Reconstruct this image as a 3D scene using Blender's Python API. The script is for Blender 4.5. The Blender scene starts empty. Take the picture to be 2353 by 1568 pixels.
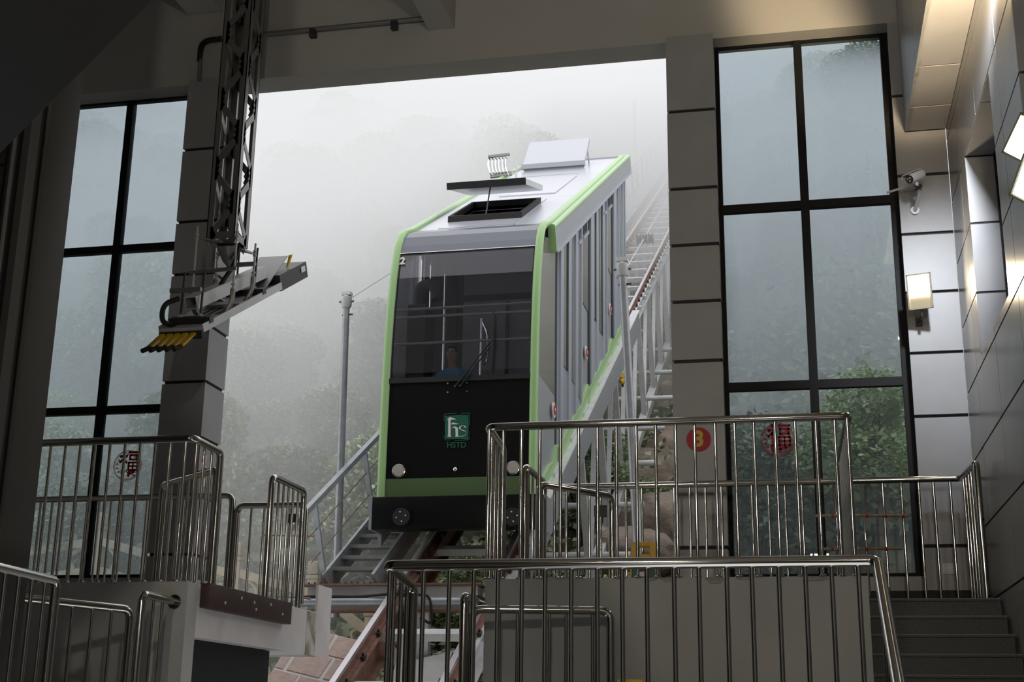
import bpy, bmesh, math, random
import numpy as np
from mathutils import Vector, Matrix
R_ = random.Random(7)
C = bpy.context.scene.collection
SC = bpy.context.scene
EYE = 1.6                      # all heights below are given relative to the eye, the whole scene is raised at the end

# ------------------------------------------------------------------ camera
F, YAW, PITCH, ROLL = 3085.88, 0.212462, 0.278961, 0.0145577
CX, CY = 1176.5, 784.0
def _axes():
    cy, sy, cp, sp = math.cos(YAW), math.sin(YAW), math.cos(PITCH), math.sin(PITCH)
    fw = np.array([-sy*cp, cy*cp, sp]); r = np.array([cy, sy, 0.0]); u = np.cross(r, fw)
    c, s = math.cos(ROLL), math.sin(ROLL)
    return c*r + s*u, -s*r + c*u, fw
RX, UX, FX = _axes()
cam_d = bpy.data.cameras.new('camera'); cam = bpy.data.objects.new('camera', cam_d); C.objects.link(cam)
cam.matrix_world = Matrix(((RX[0], UX[0], -FX[0], 0), (RX[1], UX[1], -FX[1], 0), (RX[2], UX[2], -FX[2], EYE), (0, 0, 0, 1)))
cam_d.sensor_width = 36.0; cam_d.lens = F/2353*36.0
cam_d.clip_start = 0.05; cam_d.clip_end = 500
SC.camera = cam
# ------------------------------------------------------------------ sky, exposure
world = bpy.data.worlds.new('overcast_sky'); SC.world = world; world.use_nodes = True
wn = world.node_tree.nodes; wl = world.node_tree.links
bg = wn['Background']
tc = wn.new('ShaderNodeTexCoord'); sp_ = wn.new('ShaderNodeSeparateXYZ'); mr = wn.new('ShaderNodeMapRange')
mr.inputs['From Min'].default_value = 0; mr.inputs['From Max'].default_value = 1
mr.inputs['To Min'].default_value = 1.38; mr.inputs['To Max'].default_value = 1.45     # overcast sky: brighter towards the zenith
wl.new(tc.outputs['Generated'], sp_.inputs[0]); wl.new(sp_.outputs['Z'], mr.inputs['Value']); wl.new(mr.outputs[0], bg.inputs['Strength'])
bg.inputs['Color'].default_value = (0.97, 0.97, 1.0, 1)
SC.view_settings.view_transform = 'Standard'; SC.view_settings.look = 'None'
SC.view_settings.gamma = 1.0; SC.view_settings.use_curve_mapping = False
SC.view_settings.exposure = 0.0
cy_ = SC.cycles
cy_.use_denoising = True
cy_.max_bounces = 10; cy_.diffuse_bounces = 4; cy_.glossy_bounces = 3; cy_.transmission_bounces = 4
cy_.transparent_max_bounces = 12; cy_.volume_bounces = 8
cy_.caustics_reflective = False; cy_.caustics_refractive = False
cy_.sample_clamp_indirect = 4.0
FOG_DENSITY = 0.095

# ------------------------------------------------------------------ pixel rays onto real planes
def ray(x, y): return FX + RX*(x-CX)/F - UX*(y-CY)/F
def atY(x, y, Y): d = ray(x, y); return Vector(d*(Y/d[1]))
def atX(x, y, X): d = ray(x, y); return Vector(d*(X/d[0]))
def atZ(x, y, Z): d = ray(x, y); return Vector(d*(Z/d[2]))

# ------------------------------------------------------------------ materials
def mat(name, col, rough=0.6, metal=0.0, noise=None, bump=None, spec=0.5, emit=None, trans=None, detail=4):
    m = bpy.data.materials.new(name); m.use_nodes = True
    nt = m.node_tree; b = nt.nodes['Principled BSDF']
    b.inputs['Base Color'].default_value = (*col, 1); b.inputs['Roughness'].default_value = rough
    b.inputs['Metallic'].default_value = metal; b.inputs['Specular IOR Level'].default_value = spec
    if noise:                                   # (scale, other colour, low, high)
        t = nt.nodes.new('ShaderNodeTexCoord'); n = nt.nodes.new('ShaderNodeTexNoise'); r = nt.nodes.new('ShaderNodeValToRGB')
        n.inputs['Scale'].default_value = noise[0]; n.inputs['Detail'].default_value = detail
        r.color_ramp.elements[0].color = (*col, 1); r.color_ramp.elements[1].color = (*noise[1], 1)
        r.color_ramp.elements[0].position = noise[2]; r.color_ramp.elements[1].position = noise[3]
        nt.links.new(t.outputs['Object'], n.inputs['Vector']); nt.links.new(n.outputs['Fac'], r.inputs[0]); nt.links.new(r.outputs[0], b.inputs['Base Color'])
    if bump:
        t = nt.nodes.new('ShaderNodeTexCoord'); n = nt.nodes.new('ShaderNodeTexNoise'); bp = nt.nodes.new('ShaderNodeBump')
        n.inputs['Scale'].default_value = bump[0]; n.inputs['Detail'].default_value = 6
        bp.inputs['Strength'].default_value = bump[1]; bp.inputs['Distance'].default_value = bump[2]
        nt.links.new(t.outputs['Object'], n.inputs['Vector']); nt.links.new(n.outputs['Fac'], bp.inputs['Height']); nt.links.new(bp.outputs[0], b.inputs['Normal'])
    if emit:
        b.inputs['Emission Color'].default_value = (*emit[0], 1); b.inputs['Emission Strength'].default_value = emit[1]
    return m
def glass(name, tint, refl=1.0, rough=0.0):
    m = bpy.data.materials.new(name); m.use_nodes = True; nt = m.node_tree; nt.nodes.clear()
    o = nt.nodes.new('ShaderNodeOutputMaterial'); mx = nt.nodes.new('ShaderNodeMixShader'); t = nt.nodes.new('ShaderNodeBsdfTransparent')
    g = nt.nodes.new('ShaderNodeBsdfGlossy'); fr = nt.nodes.new('ShaderNodeFresnel'); mu = nt.nodes.new('ShaderNodeMath'); mu.operation = 'MULTIPLY'
    t.inputs[0].default_value = (*tint, 1); g.inputs['Roughness'].default_value = rough; fr.inputs['IOR'].default_value = 1.5
    mu.inputs[1].default_value = refl
    nt.links.new(fr.outputs[0], mu.inputs[0]); nt.links.new(mu.outputs[0], mx.inputs[0]); nt.links.new(t.outputs[0], mx.inputs[1]); nt.links.new(g.outputs[0], mx.inputs[2]); nt.links.new(mx.outputs[0], o.inputs[0])
    return m
M = {}
M['panel'] = mat('grey_aluminium_panel', (0.33, 0.33, 0.345), 0.38, 0.0, (3, (0.37, 0.37, 0.38), .3, .7))
M['panelR'] = mat('satin_aluminium_panel', (0.33, 0.33, 0.33), 0.27, 0.35, (2, (0.36, 0.36, 0.36), .3, .7))
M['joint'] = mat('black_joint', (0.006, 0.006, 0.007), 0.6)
M['paint'] = mat('off_white_wall_paint', (0.48, 0.475, 0.46), 0.85, 0, (1.2, (0.44, 0.43, 0.40), .35, .75), (40, .15, .01))
M['conc'] = mat('painted_concrete', (0.46, 0.46, 0.45), 0.85, 0, (1.6, (0.40, 0.40, 0.39), .35, .7), (18, .3, .01))
M['concw'] = mat('weathered_white_concrete', (0.70, 0.68, 0.68), 0.85, 0, (2.5, (0.60, 0.57, 0.55), .35, .75), (25, .3, .01))
M['stain'] = mat('mossy_stain', (0.24, 0.21, 0.12), 0.9, 0, (5, (0.62, 0.59, 0.54), .38, .62))
M['peel'] = mat('bare_peeled_plaster', (0.27, 0.25, 0.22), 0.9, 0, (9, (0.4, 0.38, 0.34), .35, .7), (30, .4, .01))
M['dark'] = mat('dark_frame', (0.008, 0.008, 0.009), 0.55, spec=0.2)
M['darkwall'] = mat('dark_brown_cladding', (0.035, 0.033, 0.030), 0.6)
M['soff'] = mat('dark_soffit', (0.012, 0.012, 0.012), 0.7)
M['ss'] = mat('polished_stainless', (0.46, 0.445, 0.415), 0.11, 1.0)
M['frost'] = mat('galvanised_steel', (0.42, 0.44, 0.46), 0.45, 0.55, (8, (0.34, 0.36, 0.38), .35, .7))
M['galvl'] = mat('light_galvanised_steel', (0.66, 0.67, 0.68), 0.55, 0.2, (5, (0.56, 0.56, 0.56), .35, .75))
M['steel'] = mat('grey_cast_steel', (0.27, 0.27, 0.26), 0.42, 0.7)
M['dsteel'] = mat('dark_steel', (0.05, 0.05, 0.05), 0.5, 0.4)
M['rust'] = mat('rusty_rail', (0.30, 0.16, 0.12), 0.7, 0.2, (9, (0.20, 0.10, 0.07), .35, .7))
M['railtop'] = mat('worn_rail_head', (0.62, 0.58, 0.60), 0.3, 0.8)
M['brown'] = mat('dark_red_brown_timber', (0.060, 0.030, 0.026), 0.55, 0, (7, (0.035, 0.018, 0.016), .35, .7))
M['granite'] = mat('dark_granite', (0.055, 0.052, 0.045), 0.5, 0, (60, (0.03, 0.028, 0.025), .4, .6))
M['nosing'] = mat('pale_step_nosing', (0.16, 0.15, 0.14), 0.4)
M['glass'] = glass('grey_window_glass', (0.72, 0.77, 0.80), 1.0)
M['cabglass'] = glass('tinted_cab_glass', (0.74, 0.74, 0.77), 0.8)
M['sideglass'] = mat('smoked_side_glass', (0.20, 0.195, 0.18), 0.12, 0.0, spec=0.8)
M['carroof'] = mat('silver_grey_car_paint', (0.55, 0.56, 0.61), 0.28, 0.25)
M['carside'] = mat('mid_grey_car_paint', (0.36, 0.375, 0.41), 0.35, 0.2)
M['carpost'] = mat('blue_grey_car_post', (0.42, 0.46, 0.54), 0.35, 0.2)
M['headshade'] = mat('shaded_grey_car_paint', (0.15, 0.16, 0.185), 0.25, 0.4)  # car-side grey darkened, the forehead's forward-facing shade is put into the colour
M['green'] = mat('apple_green_car_paint', (0.36, 0.58, 0.25), 0.3)
M['shadegreen'] = mat('shaded_green_band', (0.085, 0.15, 0.055), 0.4)  # the car's green darkened, shade on the front face put into the colour
M['black'] = mat('gloss_black_car_paint', (0.004, 0.0045, 0.0045), 0.4, spec=0.16)
M['rubber'] = mat('black_rubber', (0.012, 0.012, 0.012), 0.7)
M['logo'] = mat('logo_green', (0.008, 0.10, 0.060), 0.5)
M['white'] = mat('white_lettering', (0.75, 0.73, 0.70), 0.5)
M['lens'] = mat('headlight_lens', (0.42, 0.39, 0.34), 0.3)
M['chrome'] = mat('chrome', (0.8, 0.8, 0.8), 0.12, 1.0)
M['cabin'] = mat('grey_cabin_lining', (0.34, 0.34, 0.38), 0.6)
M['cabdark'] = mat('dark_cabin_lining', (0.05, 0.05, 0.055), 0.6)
M['red'] = mat('red_print', (0.50, 0.03, 0.045), 0.6)
M['sred'] = mat('faded_red_sticker', (0.62, 0.08, 0.10), 0.7)
_m = M['sred']; _nt = _m.node_tree; _tr = _nt.nodes.new('ShaderNodeBsdfTranslucent'); _tr.inputs[0].default_value = (.95, .16, .18, 1); _mx = _nt.nodes.new('ShaderNodeMixShader'); _mx.inputs[0].default_value = .5     # thin paper lets the daylight through
_nt.links.new(_nt.nodes['Principled BSDF'].outputs[0], _mx.inputs[1]); _nt.links.new(_tr.outputs[0], _mx.inputs[2]); _nt.links.new(_mx.outputs[0], _nt.nodes['Material Output'].inputs[0])
M['yellow'] = mat('yellow_plastic', (0.80, 0.50, 0.03), 0.45)
M['gold'] = mat('gold_print', (0.75, 0.50, 0.05), 0.5)
M['teal'] = mat('teal_sign_face', (0.02, 0.13, 0.12), 0.5)
M['orange'] = mat('orange_print', (0.75, 0.33, 0.02), 0.5)
M['plastic'] = mat('white_plastic', (0.78, 0.78, 0.80), 0.35)
M['bamboo'] = mat('dry_bamboo', (0.46, 0.37, 0.24), 0.6, 0, (20, (0.34, 0.24, 0.15), .35, .7))
M['stone'] = mat('carved_beige_stone', (0.58, 0.50, 0.36), 0.85, 0, (4, (0.46, 0.40, 0.30), .35, .7), (20, .4, .02))
M['pink'] = mat('pinkish_cut_stone', (0.64, 0.49, 0.43), 0.85, 0, (12, (0.52, 0.38, 0.33), .35, .7), (35, .5, .02))
M['mortar'] = mat('pale_mortar', (0.80, 0.76, 0.72), 0.9)
M['rock'] = mat('tan_granite_rock', (0.36, 0.29, 0.24), 0.95, 0, (1.6, (0.20, 0.165, 0.13), .35, .65), (5, .9, .10))
M['soil'] = mat('mossy_hillside_soil', (0.07, 0.075, 0.045), 0.95, 0, (0.9, (0.11, 0.10, 0.065), .35, .65), (3, .5, .1))
M['bark'] = mat('grey_brown_bark', (0.16, 0.13, 0.10), 0.9, 0, (8, (0.09, 0.07, 0.055), .35, .7))
M['paleb'] = mat('bleached_tree_trunk', (0.62, 0.60, 0.57), 0.9, 0, (5, (0.45, 0.43, 0.40), .35, .7))
M['skin'] = mat('skin', (0.50, 0.30, 0.22), 0.55)
M['hair'] = mat('black_hair', (0.012, 0.010, 0.009), 0.5)
M['shirt'] = mat('blue_shirt', (0.07, 0.30, 0.55), 0.8)
M['trouser'] = mat('dark_trousers', (0.03, 0.03, 0.04), 0.8)
M['eye'] = mat('dark_eye', (0.02, 0.015, 0.01), 0.3)
M['lamp'] = mat('lamp_glow', (1, 1, 1), 0.4, emit=((1.0, 0.80, 0.52), 230.0))
M['halllamp'] = mat('hall_lamp_glow', (1, 1, 1), 0.4, emit=((1.0, 0.91, 0.76), 480.0))
M['lampg'] = mat('cool_lamp_glow', (1, 1, 1), 0.4, emit=((0.80, 1.0, 0.82), 1.6))
M['lampw'] = mat('white_lamp_glow', (1, 1, 1), 0.4, emit=((0.95, 0.96, 1.0), 6.0))
M['lamphouse'] = mat('lamp_housing', (0.42, 0.38, 0.27), 0.4, 0.3)
def leafmat(name, a, b):
    m = bpy.data.materials.new(name); m.use_nodes = True; nt = m.node_tree; p = nt.nodes['Principled BSDF']
    at = nt.nodes.new('ShaderNodeAttribute'); at.attribute_name = 'leafmix'; r = nt.nodes.new('ShaderNodeValToRGB')
    r.color_ramp.elements[0].color = (*a, 1); r.color_ramp.elements[1].color = (*b, 1)
    oi = nt.nodes.new('ShaderNodeObjectInfo'); hs = nt.nodes.new('ShaderNodeHueSaturation'); mp = nt.nodes.new('ShaderNodeMapRange')
    mp.inputs['To Min'].default_value = 0.7; mp.inputs['To Max'].default_value = 1.25
    nt.links.new(at.outputs['Fac'], r.inputs[0]); nt.links.new(r.outputs[0], hs.inputs['Color']); nt.links.new(oi.outputs['Random'], mp.inputs[0]); nt.links.new(mp.outputs[0], hs.inputs['Value'])
    nt.links.new(hs.outputs[0], p.inputs['Base Color']); p.inputs['Roughness'].default_value = 0.4
    return m
M['leafA'] = leafmat('broad_leaf', (0.22, 0.28, 0.16), (0.56, 0.64, 0.43))
M['leafB'] = leafmat('dark_leaf', (0.19, 0.24, 0.15), (0.48, 0.56, 0.39))
M['leafC'] = leafmat('yellow_green_leaf', (0.26, 0.33, 0.14), (0.60, 0.68, 0.42))
M['leafD'] = leafmat('grass_leaf', (0.18, 0.22, 0.12), (0.48, 0.52, 0.32))

# ------------------------------------------------------------------ mesh builder
WL = {}                                          # world location of every object (before raising)
class MB:
    def __init__(s): s.v = []; s.f = []; s.a = None
    def add(s, vs, fs):
        o = len(s.v); s.v += [tuple(v) for v in vs]; s.f += [tuple(i+o for i in f) for f in fs]; return s
    def box(s, x0, x1, y0, y1, z0, z1):
        return s.add([(x0,y0,z0),(x1,y0,z0),(x1,y1,z0),(x0,y1,z0),(x0,y0,z1),(x1,y0,z1),(x1,y1,z1),(x0,y1,z1)],
                     [(3,2,1,0),(4,5,6,7),(0,1,5,4),(1,2,6,5),(2,3,7,6),(3,0,4,7)])
    def prism(s, poly, ext):                      # polygon (3-D points) swept by a vector
        ext = Vector(ext); n = len(poly); p = [Vector(q) for q in poly]
        nn = Vector((0,0,0))
        for i in range(n): nn += (p[i]-p[0]).cross(p[(i+1) % n]-p[0])
        if nn.dot(ext) > 0: p = p[::-1]
        return s.add(p + [q+ext for q in p], [tuple(range(n)), tuple(range(2*n-1, n-1, -1))] + [(i, i+n, (i+1) % n+n, (i+1) % n) for i in range(n)])
    def bar(s, p, q, w, h, up=(0,0,1)):           # rectangular bar from p to q
        p, q = Vector(p), Vector(q); d = (q-p).normalized(); up = Vector(up)
        if abs(d.dot(up)) > 0.99: up = Vector((0,1,0))
        a = d.cross(up).normalized()*w/2; b = a.cross(d).normalized()*h/2
        return s.prism([p-a-b, p+a-b, p+a+b, p-a+b], q-p)
    def tube(s, pts, r, n=10, cap=True):
        pts = [Vector(p) for p in pts]; m = len(pts); rs = r if isinstance(r, (list, tuple)) else [r]*m
        rings = []; a = None
        for i in range(m):
            t = (pts[min(i+1, m-1)]-pts[max(i-1, 0)]).normalized()
            if a is None:
                a = t.orthogonal().normalized()
            else:
                a = (a - t*a.dot(t)).normalized()
            b = t.cross(a)
            rings.append([pts[i] + (a*math.cos(2*math.pi*k/n) + b*math.sin(2*math.pi*k/n))*rs[i] for k in range(n)])
        vs = [v for ring in rings for v in ring]
        fs = [(i*n+k, i*n+(k+1) % n, (i+1)*n+(k+1) % n, (i+1)*n+k) for i in range(m-1) for k in range(n)]
        if cap: fs += [tuple(range(n-1, -1, -1)), tuple(range((m-1)*n, m*n))]
        return s.add(vs, fs)
    def disc(s, c, ax, r, h, n=20): c = Vector(c); ax = Vector(ax).normalized(); return s.tube([c, c+ax*h], r, n)
    def ball(s, c, r, n=12, sq=(1,1,1)):
        c = Vector(c); vs = []; fs = []; m = n//2+1
        for i in range(m+1):
            th = math.pi*i/m
            for k in range(n): vs.append(c + Vector((r*sq[0]*math.sin(th)*math.cos(2*math.pi*k/n), r*sq[1]*math.sin(th)*math.sin(2*math.pi*k/n), r*sq[2]*math.cos(th))))
        for i in range(m):
            for k in range(n): fs.append((i*n+k, (i+1)*n+k, (i+1)*n+(k+1) % n, i*n+(k+1) % n))
        return s.add(vs, fs)
    def build(s, name, m, parent=None, smooth=True, bevel=0.0):
        P = WL[parent.name] if parent else Vector((0,0,0))
        v = np.array(s.v, dtype=float); c = (v.min(0)+v.max(0))/2
        if not parent: c[2] = v[:,2].min()
        c = Vector(c)
        me = bpy.data.meshes.new(name); me.from_pydata([tuple(Vector(q)-c) for q in s.v], [], s.f)
        if s.a is not None:
            at = me.attributes.new('leafmix', 'FLOAT', 'FACE'); at.data.foreach_set('value', s.a)
        if bevel:
            bm = bmesh.new(); bm.from_mesh(me); bmesh.ops.remove_doubles(bm, verts=bm.verts, dist=1e-5)
            bmesh.ops.bevel(bm, geom=bm.edges[:], offset=bevel, segments=2, affect='EDGES', profile=0.5); bm.to_mesh(me); bm.free()
        if smooth:
            me.polygons.foreach_set('use_smooth', [True]*len(me.polygons)); me.set_sharp_from_angle(angle=0.7)
        me.materials.append(M[m] if isinstance(m, str) else m); me.update()
        o = bpy.data.objects.new(name, me); C.objects.link(o); o.parent = parent; o.location = c - P; WL[o.name] = c
        return o
def tag(o, label=None, cat=None, group=None, kind=None):
    if label: o['label'] = label
    if cat: o['category'] = cat
    if group: o['group'] = group
    if kind: o['kind'] = kind
    return o
def thing(name, loc, label, cat, group=None, kind=None):
    o = bpy.data.objects.new(name, None); C.objects.link(o); o.location = Vector(loc); o.empty_display_size = .1; WL[o.name] = Vector(loc)
    return tag(o, label, cat, group, kind)
def struct(name, loc, label, cat): return thing(name, loc, label, cat, None, 'structure')
def dup(o, loc, parent):                          # another piece sharing the mesh, loc in world
    c = o.copy(); C.objects.link(c); c.parent = parent; c.location = Vector(loc)-WL[parent.name]; WL[c.name] = Vector(loc); return c
def copy_tree(o, loc, label=None, rz=None, sc=None):
    def rec(a, p):
        c = a.copy(); C.objects.link(c); c.parent = p
        for ch in list(a.children): rec(ch, c)
        return c
    c = rec(o, None); c.location = Vector(loc); WL[c.name] = Vector(loc)
    if label: c['label'] = label
    if rz is not None: c.rotation_euler = (0, 0, rz)
    if sc is not None: c.scale = sc
    return c
def rnd(pts, r=0.07, seg=5):                      # round the corners of a path
    pts = [Vector(p) for p in pts]; out = [pts[0]]
    for i in range(1, len(pts)-1):
        a, b, c = pts[i-1], pts[i], pts[i+1]; d1 = (a-b); d2 = (c-b); k = min(r, d1.length*.49, d2.length*.49); p = b+d1.normalized()*k; q = b+d2.normalized()*k
        for j in range(seg+1):
            t = j/seg; out.append(p*(1-t)**2 + b*2*t*(1-t) + q*t*t)
    out.append(pts[-1]); return out
def text_mesh(body, size, ext=0.002, bold=0.0):
    cu = bpy.data.curves.new('lettering', 'FONT'); cu.body = body; cu.size = size; cu.extrude = ext; cu.offset = bold; cu.align_x = 'CENTER'; cu.align_y = 'CENTER'
    o = bpy.data.objects.new('lettering_tmp', cu); C.objects.link(o)
    me = bpy.data.meshes.new_from_object(o.evaluated_get(bpy.context.evaluated_depsgraph_get()))
    vs = [Vector(v.co) for v in me.vertices]; fs = [tuple(p.vertices) for p in me.polygons]
    bpy.data.objects.remove(o); bpy.data.curves.remove(cu); bpy.data.meshes.remove(me)
    return vs, fs
def put_text(mb, body, size, c, right, up, ext=0.002, bold=0.0):
    vs, fs = text_mesh(body, size, ext, bold); c, right, up = Vector(c), Vector(right).normalized(), Vector(up).normalized(); n = right.cross(up)
    return mb.add([c + right*v.x + up*v.y + n*v.z for v in vs], fs)

# ================================================================== BUILDING (the setting)
L3, L2, L1 = 1.0, -0.25, -1.6                      # the three stepped platform levels, relative to the eye
YB = 12.2                                          # front face of the end wall
XLP, XRP = -4.47, -2.2                             # platform edges either side of the car pit
XW = 1.52                                          # right wall
s = struct('floor', (0, 2, L1), 'dark granite floor of the lower landing where one stands', 'floor')
MB().box(-2.1, XW+.3, -8, 3.1, L1-.3, L1).build('floor_slab', 'granite', s)
MB().box(-11, -4.5, -8, 6.5, L1-.3, L1).build('floor_slab', 'granite', s)
MB().box(-4.5, -2.1, -8, 12.6, -4.3, -4.0).build('pit_floor', 'granite', s)
MB().box(-2.13, -2.1, -8, 6.7, -4.0, L1).build('pit_side', 'conc', s); MB().box(-4.5, -4.47, -8, 6.5, -4.0, L1).build('pit_side', 'conc', s)
MB().box(-4.47, -2.13, 12.3, 12.6, -4, -.9).build('pit_end', 'conc', s)

# right hand platform, two levels
s = struct('platform', (-.8, 9.4, L1), 'grey painted concrete platform with peeling paint under the stainless rails, beside the dark stairs', 'platform')
MB().box(XRP, .44, 9.4, YB+.5, L1, L3).build('platform_block', 'conc', s)
MB().box(.445, XW, 11.2, YB+.5, L1, L3-.03).build('stair_head', 'granite', s)
MB().box(XRP+.1, XW, 6.7, 9.4, L1, L2).build('lower_step_block', 'conc', s)
for (a, b, c, d) in ((1480,1512,1329,1337),(1516,1552,1329,1340),(1620,1665,1329,1346),(1690,1735,1329,1336),(1845,1905,1329,1339),(1410,1440,1329,1334)):
    p, q = atY(a, c, 9.395), atY(b, d, 9.395); w = (q.x-p.x)
    pts = [(p.x + w*t, 9.397, L3-.001 - abs(p.z-q.z)*(.25+.9*math.sin(math.pi*t)*R_.uniform(.6,1.1))) for t in [i/9 for i in range(10)]]
    MB().prism([(p.x, 9.397, L3-.001)] + pts + [(q.x, 9.397, L3-.001)], (0, -.004, 0)).build('peeled_patch', 'peel', s)
# left hand platform: upper level with its cantilevered edge
s = struct('platform', (-6.5, 9.4, L1), 'pale concrete platform with a dark hollow under its edge, left of the track', 'platform')
MB().box(-11, XLP, 9.4, 9.58, L1, L3).build('platform_front', 'conc', s)
MB().box(-11, XLP, 9.58, 12.2, .605, L3).build('platform_slab', 'concw', s)
MB().box(-11, -4.60, 9.6, 11.4, L1, .6).build('core', 'joint', s)  # black block filling the hollow under the slab, stands in for its shade
MB().box(XLP-.025, XLP, 12.2, 12.58, .60, 1.257).build('edge_fin', 'concw', s)
MB().box(XLP-.012, XLP+.004, 11.93, 12.17, .60, L3-.01).build('stain_strip', 'stain', s)
MB().box(-5.9, XLP-.12, 12.2, 12.55, .605, .95).build('outer_beam', 'conc', s)
MB().box(-11, -4.5, 6.5, 9.4, L1, L2).build('lower_step_block', 'conc', s)
b = thing('bumper_board', (-4.42, 10.4, .82), 'dark red-brown bumper board bolted to the pale platform edge', 'board')
MB().box(XLP+.003, XLP+.08, 9.62, 11.34, .825, L3+.01).build('board', 'brown', b, bevel=.004)
for i, (x, y) in enumerate(((517,1386),(555,1375),(588,1401),(649,1412),(584,1385),(622,1390))):
    p = atX(x, y, XLP+.081); MB().disc(p, (1,0,0), .012, .006, 10).build('bolt', 'galvl', b)

# stairs
st = struct('staircase', (1.0, 9.5, L2), 'dark granite stairs up to the top platform by the panelled wall', 'stairs')
for k in range(8):
    z1 = L3 - k*.156; y0 = 11.09 - k*.29
    o = MB().box(.44, XW-.02, y0, y0+.30 if k else YB, z1-.156, z1-.022).build('step', 'granite', st)
    MB().box(.44, XW-.02, y0-.012, y0+.29, z1-.021, z1).build('tread', 'granite', st)
    MB().box(.44, XW-.02, y0-.0135, y0-.011, z1-.006, z1+.001).build('pale_edge', 'nosing', o)  # thin paler line along the front edge of the tread
st2 = struct('staircase', (.95, 4.8, L1), 'lower dark granite flight down from the front railing', 'stairs')
for k in range(8):
    z1 = L2 - k*.169; y0 = 6.7 - (k+1)*.27
    if k < 7: MB().box(.45, XW-.02, y0, y0+.27, L1, z1-.169).build('step', 'granite', st2)

# ---- end wall: two clad pillars, beam, panelled return on the right
ZJ = [6.67, 5.862, 5.038, 4.455, 3.885, 3.30, 2.72, 2.14, 1.562, 1.0]
def pillar(x0, x1, label):
    s = struct('pillar', ((x0+x1)/2, YB+.2, L3), label, 'pillar')
    MB().box(x0+.02, x1-.02, YB+.02, YB+.45, L3, ZJ[0]).build('core', 'joint', s)
    for a, b in zip(ZJ[:-1], ZJ[1:]):
        MB().box(x0, x1, YB, YB+.47, b+.017 if b > 1 else b, a-.017 if a < 6.6 else a+.02).build('panel', 'panel', s, smooth=False)
    return s
pillar(-6.26, -5.79, 'grey panelled pillar behind the hanging contact arm'); pillar(-1.095, -.625, 'grey panelled pillar marked with a red number disc')
s = struct('wall_back', (0, YB, L3), 'end wall of the station with its concrete beam and panelled corner', 'wall')
MB().box(-11, XW+.3, YB+.03, YB+.36, 6.645, 9.2).build('beam', 'paint', s)
MB().box(-16, 9, YB+.05, YB+.36, 9.2, 10.5).box(XW+.3, 9, YB+.05, YB+.36, -3, 9.2).build('facade', 'panel', s)
MB().box(1.06, XW, YB+.03, YB+.4, L3, 6.6).build('core', 'joint', s)
zs = [6.63] + ZJ[1:]
zs = [6.63, 5.845, 5.02, 4.435, 3.865, 3.29, 2.705, 2.13, 1.55, 1.17]
for a, b in zip(zs[:-1], zs[1:]):
    MB().box(1.055, XW-.004, YB, YB+.04, b+.015 if b > 1.2 else b, a-.015 if a < 6.6 else a).build('panel', 'panel', s, smooth=False)
MB().box(-.62, 1.05, YB+.1, YB+.4, 1.17, 1.30).build('sill_panel', 'panel', s); MB().box(-.62, XW, YB+.02, YB+.35, L3, 1.17).build('baseboard', 'joint', s)
MB().box(-11, -6.2, YB+.1, YB+.4, L3, 1.35).build('sill_panel', 'panel', s)

def window(name, label, xs, zs, y, w=.085, x0=None, x1=None):
    s = struct(name, ((xs[0]+xs[-1])/2, y, zs[-1]), label, 'window')
    f = MB()
    for x in xs: f.box(x-w/2, x+w/2, y, y+.08, zs[-1], zs[0])
    fr = f.build('mullions', 'dark', s, smooth=False)
    g = MB()
    for z in zs: g.box(xs[0], xs[-1], y+.005, y+.075, z-w/2, z+w/2)
    g.build('transoms', 'dark', s, smooth=False)
    for a, b in zip(xs[:-1], xs[1:]):
        for c, d in zip(zs[1:], zs[:-1]): MB().box(a+w/2-.01, b-w/2+.01, y+.035, y+.045, c+w/2-.01, d-w/2+.01).build('pane', 'glass', s, smooth=False)
    return s
window('window_1', 'tall dark framed window left of the pillar with the contact arm, red paper-cut stuck on it', [-9.6, -8.8, -7.935, -7.075, -6.215], [6.66, 4.89, 3.105, 1.36], 12.46, .08)
window('window_2', 'tall dark framed window between the numbered pillar and the lamp, red paper-cut stuck on it', [-.625, .197, 1.035], [6.68, 4.888, 3.095, 1.305], 12.42, .08)

# ---- right wall, cladding grid with a window recess and a second recess nearer
s = struct('wall_right', (XW, 7, L1), 'panelled wall with slanting joints beside the stairs', 'wall')
YJ = [12.19, 11.46, 10.315, 9.14, 7.97, 6.8, 5.65, 4.5, 3.3, 2.1]
ZR = [-1.6, -.8, -.19, .42, 1.04, 1.65, 2.27, 2.885, 3.49, 4.10, 4.715, 5.33, 5.95, 6.6, 7.3]
HOLES = [(9.53, 11.10, 2.97, 4.705), (6.3, 8.35, 2.97, 6.4)]
def cut(rects, h):
    out = []
    for (a, b, c, d) in rects:
        if b <= h[0] or a >= h[1] or d <= h[2] or c >= h[3]: out.append((a, b, c, d)); continue
        if a < h[0]: out.append((a, h[0], c, d))
        if b > h[1]: out.append((h[1], b, c, d))
        a2, b2 = max(a, h[0]), min(b, h[1])
        if c < h[2]: out.append((a2, b2, c, h[2]))
        if d > h[3]: out.append((a2, b2, h[3], d))
    return out
back = [(2.0, 12.2, -1.6, 8.0)]
for h in HOLES: back = cut(back, (h[0]-.01, h[1]+.01, h[2]-.01, h[3]+.01))
m = MB()
for a, b, c, d in back: m.box(XW+.025, XW+.30, a, b, c, d)
m.build('core', 'joint', s, smooth=False)
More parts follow.
